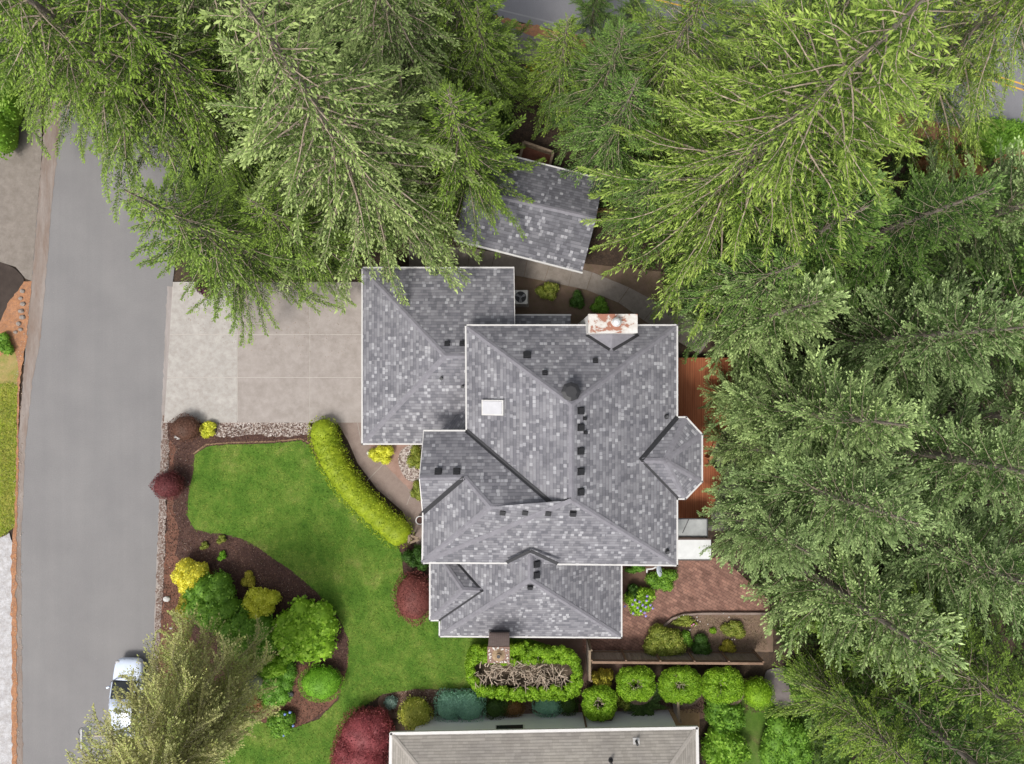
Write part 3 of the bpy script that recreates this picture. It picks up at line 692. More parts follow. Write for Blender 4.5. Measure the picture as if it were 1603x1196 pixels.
# ------------------------------------------------------------ neighbouring house
nb = empty('neighbor_house', P(850,1300,0), 'neighbouring house with beige shingled roof at the bottom edge', 'house')
nr = Roof(); nr.V(NW=(612,1148,EL), NE=(1091,1139,EL), SE=(1097,1500,EL), SW=(606,1500,EL), R1=(768,1340,5.4), R2=(955,1336,5.4))
nr.F('nn', 'NW NE R2 R1'); nr.F('ne', 'NE SE R2'); nr.F('ns', 'SE SW R1 R2'); nr.F('nw', 'SW NW R1')
nr.build([('roof', ['nn','ne','ns','nw'])], M_shingle_n, nb)
cap = MB(); vv = []; nr.strips(cap, vv, capw=.12); cap.build('ridge_cap', mat_noise('beige_cap', (.30,.275,.25), (.36,.335,.305), 3, fine=.1), nb)
gm = MB(); gutter(gm, [nr.v['SW'], nr.v['NW'], nr.v['NE'], nr.v['SE']], .17, .13); gm.build('gutter', M_gutter, nb)
q = [P(655,1122,0), P(1046,1111,0), P(1052,1470,0), P(650,1470,0)]
m = MB(); m.prism([Vector((a.x,a.y,EL-.14)) for a in q], EL-.14); m.build('wall', M_nwall, nb)
al = (q[1]-q[0]).normalized(); out = Vector((-al.y, al.x, 0))
wc = P(798,1120,0); wc = Vector((wc.x, wc.y, 1.8)); wc = q[0]+al*((wc-q[0]).dot(al)); wc.z = 1.8
fr = window(nb, wc, 1.75, .8, al, out); 
m = MB(); pp = q[0]+al*10.3; m.bar(Vector((pp.x,pp.y,0))+out*.04, Vector((pp.x,pp.y,EL-.2))+out*.04, .1, .08, up=out); m.build('corner_post', mat_plain('brown_post', (.18,.10,.07), .8), nb)
def stub(u, v_):
    n, _ = nr.plane('nn'); p = nr.on('nn', u, v_); m = MB(); m.box(p+n*.02, (.38,.34,.03), M=frame_of(n)); o = m.build('vent_flashing', M_gutter, nb)
    m = MB(); m.cyl(p, .075, .4, 12); m.build('vent_pipe', M_black, nb)
stub(996,1160); 
n, _ = nr.plane('nn'); p = nr.on('nn', 956, 1190); m = MB(); m.cyl(p, .07, .4, 12); m.cyl(p+n*.01,.14,.02,12, M=frame_of(n)); m.build('vent_pipe', M_black, nb)

# ------------------------------------------------------------ garden shed
sh = empty('shed', P(850,345,0), 'small shed with dark grey gabled roof set askew behind the house', 'shed')
sr = Roof(); sr.V(S1=(712,376,2.4), S2=(911,427,2.4), Ra=(729,296,3.7), Rb=(933,342,3.7), N1=(750,231,2.4), N2=(944,281,2.4))
sr.F('ss', 'S1 S2 Rb Ra'); sr.F('sn', 'N1 Ra Rb N2')
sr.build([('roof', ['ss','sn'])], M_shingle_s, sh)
cap = MB(); vv = []; sr.strips(cap, vv, capw=.14); cap.build('ridge_cap', M_cap, sh)
gm = MB(); gutter(gm, [sr.v['S1'], sr.v['S2']], .09, .1); gm.build('gutter', M_gutter, sh); gm = MB(); gutter(gm, [sr.v['N1'], sr.v['N2']], .09, .1); gm.build('gutter', M_gutter, sh)
walls('wall', [sr.v[k] for k in ('S1','S2','N2','N1')], 0, 2.3, .35, M_siding, sh)
roof_vent(sh, sr, 'sn', 770, 296, .2)
# wooden bin behind the shed
M_cedar = mat_noise('cedar', (.30,.13,.06), (.42,.20,.10), 2, .8, fine=.15, str_=(4,1,1))
M_wood = mat_noise('weathered_wood', (.17,.125,.085), (.26,.20,.14), 2, .85, fine=.15, str_=(4,1,1))
bn = empty('wooden_bin', P(845,240,0), 'open wooden compost bin with red brown inside behind the shed', 'bin')
q = [P(820,222,1.0), P(866,238,1.0), P(858,268,1.0), P(812,256,1.0)]
m = MB()
for a, b in zip(q, q[1:]+q[:1]):
    for k in range(5): m.bar(a-Vector((0,0,.1+k*.19)), b-Vector((0,0,.1+k*.19)), .04, .17)
m.build('side_boards', M_wood, bn)
m = MB()
for a, b in zip(q, q[1:]+q[:1]): m.bar(a, b, .15, .05)
m.build('top_rail', M_wood, bn)
m = MB(); m.prism([Vector((a.x,a.y,.35)) for a in q], .3); m.build('compost', mat_noise('red_compost', (.10,.04,.025), (.17,.07,.045), 3, fine=.3), bn)
# cedar bench ends seen at the shed's corner
def planks(name, a, b, n_, z, label, cat, mat=M_cedar, wd=.13):
    a = P(*a, z); b = P(*b, z); o = empty(name, Vector((a.x,a.y,0)), label, cat); d_ = (b-a).normalized(); t = Vector((-d_.y,d_.x,0))
    for k in range(n_):
        m = MB(); m.bar(a+t*(k*wd*1.1), b+t*(k*wd*1.1), wd, .04); m.build('plank', mat, o)
    for e in (a+d_*.15, b-d_*.15):
        m = MB(); c_ = e+t*(n_-1)*wd*.55; m.box(Vector((c_.x,c_.y,z/2-.02)), (.08, n_*wd, z-.04), rz=math.atan2(d_.y,d_.x)); m.build('leg', mat, o)
planks('wood_bench', (926,336), (975,333), 3, .5, 'low cedar plank bench at the east corner of the shed', 'bench')

# ------------------------------------------------------------ deck and covers east of the house
M_deck = None
def mat_deck():
    m, nt, b = base('red_decking', .7, .3); v_ = coords(nt)
    sp = nt.nodes.new('ShaderNodeSeparateXYZ'); nt.links.new(v_, sp.inputs[0])
    a = nt.nodes.new('ShaderNodeMath'); a.operation = 'DIVIDE'; a.inputs[1].default_value = .14; nt.links.new(sp.outputs[0], a.inputs[0])
    fr_ = nt.nodes.new('ShaderNodeMath'); fr_.operation = 'FRACT'; nt.links.new(a.outputs[0], fr_.inputs[0])
    c = ramp(nt, noise(nt, stretch(nt, v_, (7,.6,1)), 1.0, 5), [(.3, (.26,.075,.03)), (.7, (.36,.125,.055))])
    c = mixc(nt, c, ramp(nt, fr_.outputs[0], [(0,(.25,.25,.25)),(.06,(.25,.25,.25)),(.1,(1,1,1))]), 1.0, 'MULTIPLY')
    nt.links.new(c, b.inputs['Base Color']); return m
dk = empty('deck', P(1100,700,0), 'red brown timber deck along the east side of the house around its bay', 'deck')
md = mat_deck()
slab('deck_boards', [P(u,v_,.7) for u, v_ in [(1040,560),(1160,560),(1160,660),(1128,676),(1108,716),(1131,746),(1118,790),(1112,812),(1040,812)]], .06, md, dk)
for u, v_ in [(1155,565),(1155,655),(1127,674),(1109,716),(1129,746),(1112,806)]:
    m = MB(); m.box(Vector((P(u,v_,.7).x, P(u,v_,.7).y, .31)), (.12,.12,.62)); m.build('deck_post', M_cedar, dk)
m = MB(); m.bar(P(1128,677,.9), P(1108,717,.9), .15, .06); m.box(P(1110,715,1.1), (.3,.18,.9), rz=.8); m.build('stair_rail', M_cedar, dk)
m = MB(); m.bar(P(1108,720,.68), P(1132,746,.68), .05, .12); m.build('fascia', M_black, dk)
cv = empty('patio_cover', P(1085,860,0), 'white flat patio cover beside the southeast corner of the house', 'cover')
m = MB(); q = [P(1050,845,2.6), P(1113,845,2.6), P(1113,876,2.6), P(1050,876,2.6)]; m.prism(q, .05); m.build('panel', mat_plain('white_panel', (.62,.63,.63), .4), cv)
m = MB(); m.bar(q[0]+Vector((0,.05,0)), q[1]+Vector((0,.05,0)), .08, .12); m.bar(q[2]+Vector((0,-.03,0)), q[3]+Vector((0,-.03,0)), .05, .1); m.build('beam', mat_plain('dark_beam', (.10,.07,.06), .7), cv)
for k in (q[1], q[2]):
    m = MB(); m.box(Vector((k.x-.15, k.y*1.0+.0, 1.28)), (.1,.1,2.5)); m.build('post', M_trim, cv)
cv2 = empty('glass_awning', P(1085,825,0), 'grey see-through awning panel between the deck and the white patio cover', 'awning')
m = MB(); q = [P(1050,812,2.45), P(1107,812,2.45), P(1107,840,2.45), P(1050,840,2.45)]; m.prism(q, .03); m.build('panel', mat_noise('grey_polycarbonate', (.24,.25,.25), (.40,.41,.41), 1.4, .3), cv2)
m = MB()
for a, b in ((q[0],q[1]),(q[3],q[2]),(q[1],q[2])): m.bar(a+Vector((0,0,.02)), b+Vector((0,0,.02)), .06, .08)
for t in (.2,.5): m.bar(q[0].lerp(q[1],t)+Vector((0,0,.03)), q[0].lerp(q[1],t-.18)+(q[3]-q[0])*.8+Vector((0,0,.03)), .03, .03)
m.build('frame', M_dkgrey, cv2)
for k in (q[1], q[2]):
    m = MB(); m.box(Vector((k.x-.1, k.y, 1.2)), (.08,.08,2.38)); m.build('post', M_dkgrey, cv2)

# satellite dish
dp = P(1032,893,4.9)
dish = empty('satellite_dish', dp, 'grey oval satellite dish below the southeast gutter', 'satellite dish')
m = MB(); Md = Matrix.Rotation(R(-58),4,'X') @ Matrix.Rotation(.25,4,'Z')
for ring in range(1):
    bmesh.ops.create_uvsphere(m.bm, u_segments=20, v_segments=10, radius=1, matrix=Matrix.Translation(dp) @ Matrix.Rotation(.2,4,'Z') @ Matrix.Rotation(R(35),4,'Y') @ Matrix.Diagonal((.19,.36,.045,1)))
m.build('reflector', mat_plain('dish_grey', (.45,.50,.56), .35), dish)
m = MB(); m.tube([dp+Vector((0,.1,-.05)), dp+Vector((-.05,.55,.1)), P(1030,880,5.2)], .025, 6); m.tube([dp, dp+Vector((.12,-.1,.3))], .015, 6); m.build('mount', M_dkgrey, dish)

# air conditioner
ac = empty('air_conditioner', P(815.5,465,0), 'boxy white air conditioner with round fan grille beside the garage wall', 'air conditioner')
p = P(815,465,.85); m = MB(); m.box(Vector((p.x,p.y,.45)), (.86,.86,.8), bev=.03); m.build('casing', mat_plain('ac_white', (.62,.61,.58), .5), ac)
m = MB(); m.cyl(Vector((p.x,p.y,.852)), .34, .006, 28); m.build('fan_well', M_black, ac)
m = MB()
for k in range(3):
    a = k*2.09+.4; dd = Vector((math.cos(a), math.sin(a), 0)); t = Vector((-dd.y, dd.x, 0)); c_ = Vector((p.x,p.y,.864))
    m.prism([c_+dd*.05+t*.03, c_+dd*.30+t*.13, c_+dd*.31-t*.06, c_+dd*.05-t*.04], .004)
m.cyl(Vector((p.x,p.y,.862)), .08, .02, 12); m.build('fan_blades', mat_plain('fan_grey', (.30,.30,.31), .4), ac)
m = MB()
for r_ in (.1,.16,.22,.28,.34):
    pts = [Vector((p.x+math.cos(k*math.pi/14)*r_, p.y+math.sin(k*math.pi/14)*r_, .88)) for k in range(29)]
    m.tube(pts, .005, 4, cap=False)
for k in range(4): a = k*math.pi/4; dd = Vector((math.cos(a), math.sin(a), 0))*.35; m.bar(Vector((p.x,p.y,.885))-dd, Vector((p.x,p.y,.885))+dd, .01, .01)
m.build('grille', M_dkgrey, ac)
m = MB(); m.box(Vector((p.x,p.y,.03)), (1.05,1.05,.1)); m.build('pad', M_conc3, ac)

# ------------------------------------------------------------ fences
def fence(name, a, b, h_, label, mat, mat2, posts=3):
    a = P(*a); b = P(*b); o = empty(name, (a+b)/2, label, 'fence'); L_ = (b-a).length; d_ = (b-a).normalized(); n_ = int(L_/.15)
    m = MB()
    for k in range(n_): 
        c_ = a+d_*((k+.5)*L_/n_); m.box(c_+Vector((0,0,h_/2-.03+random.uniform(-.01,.01))), (L_/n_-.012, .025+random.uniform(0,.006), h_-.08), rz=math.atan2(d_.y,d_.x))
    m.build('boards', mat, o)
    m = MB(); up = Vector((0,0,h_)); m.bar(a+up, b+up, .14, .04); t = Vector((-d_.y,d_.x,0))*.04
    m.bar(a+t+Vector((0,0,.3)), b+t+Vector((0,0,.3)), .04, .09); m.bar(a+t+Vector((0,0,h_-.25)), b+t+Vector((0,0,h_-.25)), .04, .09)
    m.build('rail', mat2, o)
    for k in range(posts+1):
        m = MB(); c_ = a.lerp(b, k/posts)+Vector((-d_.y,d_.x,0))*.1; m.box(c_+Vector((0,0,h_/2)), (.1,.1,h_+.04), rz=math.atan2(d_.y,d_.x)); m.build('post', mat2, o)
    return o
M_fb = mat_noise('fence_boards', (.20,.155,.13), (.36,.30,.265), 3, .9, c3=(.30,.26,.23), scale2=5, amt2=.6, fine=.15, str_=(2.2,2.2,.3))
M_fr = mat_noise('fence_rail', (.17,.105,.07), (.25,.165,.115), 2, .8, fine=.1)
fence('wooden_fence', (921,1018), (1178,1020), 1.8, 'grey board fence with red brown top rail behind the garden beds', M_fb, M_fr, 5)
fence('wooden_fence', (918,1000), (918,1046), 1.8, 'short side fence running south from the house to the clipped hedge', M_fb, M_wood, 1)
fence('wooden_fence', (1052,1080), (1054,1112), 1.5, 'short grey fence beside the dark fern near the neighbouring house', M_fb, M_wood, 1)

# ------------------------------------------------------------ parked car
M_carw = mat_plain('car_paint', (.62,.69,.84), .18, 0, .6); M_tyre = mat_plain('tyre', (.02,.02,.02), .8); M_head = mat_plain('lamp_glass', (.5,.5,.52), .1)
car = empty('parked_car', Vector((P(195,1095,1).x, P(195,1095,1).y, 0)), 'white hatchback parked at the kerb under the olive green tree', 'car')
def car_build():
    c = car.location; Lc, Wc = 4.7, 1.84
    # lofted body: stations along length (y forward), profile half width, z bottom/top
    st = [(-2.35,.62,.45,.75),(-2.28,.80,.30,.95),(-2.0,.90,.24,1.02),(-1.2,.92,.22,1.00),(0,.92,.22,.98),(1.0,.92,.22,.95),(1.7,.90,.24,.86),(2.1,.84,.26,.78),(2.28,.70,.32,.68),(2.35,.5,.40,.58)]
    bm = bmesh.new(); rings = []
    for y, hw, zb, zt_ in st:
        r = []
        prof = [(-.86,zb),(-1,zb+(zt_-zb)*.3),(-1.0,zb+(zt_-zb)*.65),(-.93,zt_-.05),(-.7,zt_),(0,zt_+.03),(.7,zt_),(.93,zt_-.05),(1.0,zb+(zt_-zb)*.65),(1,zb+(zt_-zb)*.3),(.86,zb)]
        for px, pz in prof: r.append(bm.verts.new((px*hw, y, pz)))
        rings.append(r)
    for a, b in zip(rings, rings[1:]):
        for k in range(len(a)): 
            f = bm.faces.new([a[k], a[(k+1)%len(a)], b[(k+1)%len(a)], b[k]]); f.smooth = True
    bm.faces.new(rings[0]); bm.faces.new(rings[-1][::-1])
    bmesh.ops.recalc_face_normals(bm, faces=bm.faces); me = bpy.data.meshes.new('body'); bm.to_mesh(me); bm.free()
    o = link('body', me, M_carw, car, False); md_ = o.modifiers.new('s', 'SUBSURF'); md_.levels = 1; md_.render_levels = 2
    # cabin: glass block with roof panel on top
    def loft(name, st2, mat, par=car):
        bm = bmesh.new(); rings = []
        for y, hb, ht, zb, zt_ in st2: rings.append([bm.verts.new(q) for q in ((-hb,y,zb),(-ht,y,zt_-.04),(-ht*.85,y,zt_),(ht*.85,y,zt_),(ht,y,zt_-.04),(hb,y,zb))])
        for a, b in zip(rings, rings[1:]):
            for k in range(len(a)): bm.faces.new([a[k], a[(k+1)%6], b[(k+1)%6], b[k]]).smooth = True
        bm.faces.new(rings[0]); bm.faces.new(rings[-1][::-1]); bmesh.ops.recalc_face_normals(bm, faces=bm.faces)
        me = bpy.data.meshes.new(name); bm.to_mesh(me); bm.free(); return link(name, me, mat, par, False)
    loft('windows', [(-2.1,.80,.62,.96,1.02),(-1.55,.82,.66,.96,1.40),(-.4,.83,.68,.96,1.46),(.3,.83,.66,.96,1.40),(1.12,.80,.70,.92,.97)], M_glass)
    loft('car_roof', [(-1.72,.66,.62,1.36,1.39),(-1.4,.70,.66,1.42,1.455),(-.5,.71,.68,1.46,1.50),(.22,.69,.64,1.41,1.44)], M_carw)
    for y in (-1.05,-.1,):
        m = MB()
        for s_ in (-1,1): m.bar(Vector((s_*.83,y,.96)), Vector((s_*.69,y,1.44)), .07, .03, up=Vector((s_,0,.3)))
        m.build('pillar', M_carw, car, False)
    m = MB()
    for s_ in (-1,1): m.bar(Vector((s_*.80,1.08,.96)), Vector((s_*.66,.25,1.42)), .06, .04)
    m.build('pillar', M_carw, car, False)
    for s_ in (-1,1):
        m = MB(); m.box(Vector((s_*1.03,.72,1.0)), (.2,.12,.13), rz=-.4*s_, bev=.03); m.build('mirror', M_carw, car, False)
        m = MB(); m.ball(Vector((s_*.62,2.12,.66)), (.2,.13,.09), 2); m.build('headlight', M_head, car, False)
        for y in (-1.42,1.38):
            m = MB(); m.cyl(Vector((s_*.74,y,.32)), .32, .2, 20, M=Matrix.Rotation(R(90),4,'Y')); w1 = m.build('wheel', M_tyre, car, False)
            if s_ < 0: w1.location.x -= .17
            m = MB(); m.cyl(Vector((s_*.745+(.19 if s_>0 else 0),y,.32)), .2, .02, 14, M=Matrix.Rotation(R(90),4,'Y')); m.build('rim', M_head, w1, False)
    m = MB(); m.bar(Vector((-.3,2.25,.60)), Vector((.3,2.25,.60)), .1, .12); m.build('grille', M_black, car, False)
    m = MB(); m.tube([Vector((-.88,1.02,1.0)), Vector((-.5,1.28,.985)), Vector((0,1.33,.98)), Vector((.5,1.28,.985)), Vector((.88,1.02,1.0))], .02, 5); m.build('wiper_cowl', M_black, car, False)
car_build(); car.rotation_euler = (0,0,R(-1.5))

# basketball hoop standing at the kerb, board over the street
bh = empty('basketball_hoop', Vector((-22.3,-20.3,0)), 'white basketball backboard on pole reaching over the street below the car', 'basketball hoop')
m = MB(); m.tube([Vector((-22.3,-20.3,.1)), Vector((-22.6,-20.3,2.7)), Vector((-23.4,-20.3,3.5)), Vector((-24.35,-20.3,3.5))], .06, 8); m.build('pole', mat_plain('pole_tan', (.42,.36,.30), .6), bh)
m = MB(); m.box(Vector((-24.42,-20.3,3.5)), (.05,1.25,1.0), bev=.02); m.build('backboard', mat_plain('board_white', (.85,.85,.87), .5), bh)
m = MB(); pts = [Vector((-24.95+math.cos(k*math.pi/12)*.23, -20.3+math.sin(k*math.pi/12)*.23, 3.05)) for k in range(25)]; m.tube(pts, .02, 6, cap=False); m.bar(Vector((-24.72,-20.3,3.05)), Vector((-24.45,-20.3,3.05)), .1, .03); m.build('rim', M_dkgrey, bh)
m = MB(); m.box(Vector((-22.1,-20.3,.12)), (1.1,.75,.22), bev=.06); m.build('base', M_black, bh)

# ------------------------------------------------------------ rocks and garden ornaments
M_rock = mat_noise('pale_rock', (.42,.41,.40), (.60,.59,.58), 4, .9, fine=.15)
def rock(u, v_, r_, label, mat=None, group=None):
    p = P(u, v_); m = MB(); m.ball(Vector((p.x,p.y,r_*.3)), (r_, r_*.8, r_*.6), 2, jit=r_*.06)
    o = m.build('rock', mat or M_rock); local_origin(o); tag(o, label, 'rock', group); return o
rock(279, 684, .21, 'white rock on the mulch below the round brown shrub')
rock(262, 937, .22, 'pale grey rock on the red brown strip by the street left of the green shrubs')
rock(268, 983, .1, 'small pale stone beside the street above the olive tree')
M_rock2 = mat_noise('brown_cobble', (.20,.165,.145), (.32,.28,.25), 4, .9)
for k, (u, v_) in enumerate([(36,456),(33,467),(37,476),(34,487),(36,497),(30,507),(33,516),(25,520)]):
    rock(u, v_, random.uniform(.13,.2), ['northernmost cobble edging the compost bed','second cobble from the top edging the compost bed','third cobble from the top edging the compost bed','fourth cobble from the top edging the compost bed','fourth cobble from the bottom edging the compost bed','third cobble from the bottom edging the compost bed','second cobble from the bottom edging the compost bed','southernmost cobble edging the compost bed'][k], M_rock2, 'cobbles edging the compost bed')
rock(454, 1086, .28, 'dark grey stone between the clipped oval shrub and the grass clump', mat_noise('dark_stone', (.09,.09,.10), (.15,.15,.16), 3))
# stone lantern by the front door
fo = empty('stone_lantern', P(648,722), 'small octagonal stone ornament in the round pebble bed by the front door', 'ornament')
p = P(648,722,.5); m = MB(); m.cyl(Vector((p.x,p.y,.05)), .22, .35, 8, r2=.18); m.build('pedestal', M_rock, fo)
m = MB()
for k in range(8):
    a, b = [Vector((p.x+math.cos((j+.5)*math.pi/4)*.33, p.y+math.sin((j+.5)*math.pi/4)*.33, .47)) for j in (k,k+1)]; m.bar(a, b, .08, .1)
m.build('rim', M_rock, fo)
m = MB(); m.cyl(Vector((p.x,p.y,.40)), .3, .03, 8); m.build('bowl', mat_plain('bowl_brown', (.13,.10,.09), .5), fo)
m = MB(); m.ball(Vector((p.x-.08,p.y-.04,.46)), .09, 1); m.ball(Vector((p.x+.1,p.y+.06,.46)), .08, 1); m.build('stones', M_rock, fo)
# birdhouse / wooden stand at the end of the hedge
bs = empty('wooden_stand', P(648,843), 'small weathered wooden A-frame stand at the lower end of the curved hedge', 'stand')
m = MB(); z_ = 1.5
for a, b in (((641,838),(656,843)),((641,850),(656,844))): m.bar(P(*a,z_), P(*b,z_), .13, .05)
m.build('roof_boards', M_wood, bs)
m = MB(); m.bar(P(641,838,z_), P(640,850,z_), .16, .05); m.box(Vector((P(644,844,z_).x, P(644,844,z_).y, .75)), (.08,.08,1.5)); m.build('post', M_wood, bs)
pt = empty('plant_pot', P(656,815), 'pale rounded pot half hidden under the west gutter beside the hedge', 'pot')
p = P(657,815,.5); m = MB(); m.cyl(Vector((p.x,p.y,.0)), .16, .42, 16, r2=.27); m.build('pot', mat_plain('pot_white', (.6,.6,.6), .5), pt)
m = MB(); m.cyl(Vector((p.x,p.y,.425)), .22, .01, 16); m.build('soil', M_mulch, pt)
fl_ = MB(); fl_.ball(P(577,709,.25), .12, 2); fl_.tube([P(577,709,0), P(577,709,.25)], .02, 6)
o = fl_.build('garden_lamp', mat_plain('lamp_white', (.6,.62,.62), .4)); local_origin(o); tag(o, 'tiny white garden lamp at the corner of the front bed', 'lamp')

#@@VEG@@
# ------------------------------------------------------------ vegetation
rng = np.random.default_rng(11)
def nrm(a): return a/np.maximum(np.linalg.norm(a, axis=-1, keepdims=True), 1e-9)
def kites(base, d, L, W, up, curl=.0, wide=.45):
    """leaf-shaped quads: base point, direction, length, width, rough up vector"""
    d = nrm(d); s = nrm(np.cross(up, d)); L = np.asarray(L)[:,None]; W = np.asarray(W)[:,None]
    n = np.cross(d, s)
    v0 = base; v2 = base+d*L-n*L*curl
    m = base+d*L*wide
    return np.stack([v0, m+s*W/2, v2, m-s*W/2], 1)
def rdir(n): return nrm(rng.normal(size=(n,3)))
M_bark = mat_noise('bark', (.14,.11,.09), (.26,.22,.19), 3, .95, c3=(.32,.29,.26), scale2=6, amt2=.5, fine=.3, finescale=12, str_=(3,3,.6))
M_limb = mat_noise('limb_bark', (.14,.105,.075), (.50,.42,.32), 5, .9)
M_twig = mat_noise('bare_twigs', (.30,.23,.17), (.50,.42,.34), 3, .9)

def tube_np(paths, radii, n=4):
    """many tapered tubes at once: list of (k,3) arrays and (k,) radii -> verts, quads"""
    V = []; F = []; o = 0
    ang = np.arange(n)*2*np.pi/n
    for p, r in zip(paths, radii):
        k = len(p); t = nrm(np.gradient(p, axis=0)); up = np.tile([0.,0.,1.], (k,1)); up[np.abs(t[:,2]) > .9] = [1,0,0]
        x = nrm(np.cross(up, t)); y = np.cross(t, x)
        ring = p[:,None,:] + (x[:,None,:]*np.cos(ang)[None,:,None] + y[:,None,:]*np.sin(ang)[None,:,None])*np.asarray(r)[:,None,None]
        V.append(ring.reshape(-1,3)); idx = np.arange(k*n).reshape(k,n)
        F.append(np.stack([idx[:-1], np.roll(idx[:-1],-1,1), np.roll(idx[1:],-1,1), idx[1:]], -1).reshape(-1,4)+o); o += k*n
    return np.concatenate(V), np.concatenate(F)

# one branch spray, laid out along +x, length L metres
def branch(L, st):
    """returns kites (n,4,3), rnd (n), tip (n), limb path and side twig paths"""
    K = []; RN = []; TP = []; tw = []
    def axis(s): return np.stack([s*L, st['wander']*L*(np.sin(s*4+ph)*.5+np.sin(s*9+ph*2)*.16)*s, L*(st['rise']*s-st['droop']*s*s)], -1)
    ph = rng.uniform(0, 6)
    step = st['step']; m = int(L/step)
    for i in range(m+1):
        s = (i+.5)/(m+1)
        if s < st['bare']*rng.uniform(.5,1.2): continue
        shape = min(1.0, (s-.0)*3+.25)*(1-s)**.75
        for side in (-1, 1):
            l = L*st['width']*shape+.14
            l = min(l, st['maxw'])*rng.uniform(.5,1.15)*(.74+.36*math.sin(s*L*2.6+ph*3+side))
            if rng.random() < st['miss']: continue
            a = R(st['ang'])*(1.05-.35*s)+rng.normal(0,.12)
            b0 = axis(np.array(s))-np.array([0,0,st.get('sink',.05)])
            dirv = np.array([math.cos(a), side*math.sin(a), st['lift']-st['ldroop']*rng.uniform(.3,1.2)])
            q = max(2, int(l/st['sp'])); t = (np.arange(q)+.6)/q
            # twig bends forward and down
            pos = b0 + dirv*(t*l)[:,None] + np.stack([t*t*l*.25, -side*t*t*l*.12, -t*t*l*st['ldroop']*.6], -1)
            if l > .35: tw.append(np.array([b0, b0+dirv*l*.45, pos[int(q*.85)]]))
            for sd in (-1, 1):
                ca = R(st['sang'])+rng.normal(0,.22,q)
                hd = math.atan2(dirv[1], dirv[0])+sd*ca - side*t*.35
                dd = np.stack([np.cos(hd), np.sin(hd), rng.normal(st['sz'], st['szr'], q)], -1)
                LL = st['sl']*rng.uniform(.6,1.25,q)*(1.05-.45*t)*(.75 if l < .3 else 1)
                up = nrm(np.array([0,0,1.])+rng.normal(0,st['tilt'],(q,3)))
                K.append(kites(pos+rng.normal(0,.012,(q,3)), dd, LL, LL*st['sw'], up, st['curl'])); RN.append(rng.uniform(0,1,q)); TP.append(np.clip((t*.9+s*.7-.72)*1.3*st['tip'],0,1)*rng.uniform(.5,1,q))
            # end shoot
            hd = math.atan2(dirv[1], dirv[0])-side*.35
            dd = np.array([[math.cos(hd), math.sin(hd), st['sz']]]); K.append(kites(pos[-1:], dd, [st['sl']*1.2], [st['sl']*1.2*st['sw']], np.array([[0,0,1.]]), st['curl'])); RN.append(rng.uniform(0,1,1)); TP.append(np.array([st['tip']*rng.uniform(.5,1)]))
    # shoots on the main axis itself
    q = int(L*.45/(st['sp']*.8))+3; t = np.linspace(.55, 1, q)
    for sd in (-1,1):
        hd = sd*R(38)+rng.normal(0,.25,q); dd = np.stack([np.cos(hd), np.sin(hd), rng.normal(.12,.15,q)], -1); LL = st['sl']*rng.uniform(.6,1.1,q)
        K.append(kites(axis(t), dd, LL, LL*st['sw'], nrm(np.array([0,0,1.])+rng.normal(0,.3,(q,3))))); RN.append(rng.uniform(0,1,q)); TP.append(np.clip((t-.6)*st['tip'],0,1))
    ax = axis(np.linspace(0,.96,8))
    return np.concatenate(K), np.concatenate(RN), np.concatenate(TP), ax, tw

HEM = dict(step=.19, bare=.07, width=.27, maxw=1.05, miss=.14, ang=56, lift=.0, ldroop=.34, sp=.078, sang=48, sz=-.05, szr=.45, sl=.165, sw=.36, tilt=.6, curl=.12, tip=1.15, rise=.10, droop=.30, wander=.13, twigs=.3)
FIR = dict(HEM, step=.20, width=.30, maxw=1.15, ang=52, sp=.082, sang=42, sl=.21, sw=.23, ldroop=.18, droop=.22, szr=.45, tilt=.6, tip=1.1, curl=.05)
DOUG = dict(HEM, step=.18, width=.34, maxw=.95, ang=52, sp=.074, sang=50, sl=.175, sw=.40, lift=.14, ldroop=.20, droop=.06, rise=.16, szr=.6, tilt=.8, sz=.15, tip=1.1, curl=.0, bare=.15, wander=.2, miss=.24, twigs=.15)
PINE = dict(HEM, step=.12, width=.5, maxw=1.2, ang=66, sp=.055, sang=60, sl=.12, sw=.5, lift=.1, ldroop=.5, droop=.25, rise=.2, szr=.8, tilt=1.1, tip=.35, bare=.12, miss=.12, sink=.0, wander=.35, twigs=.08)
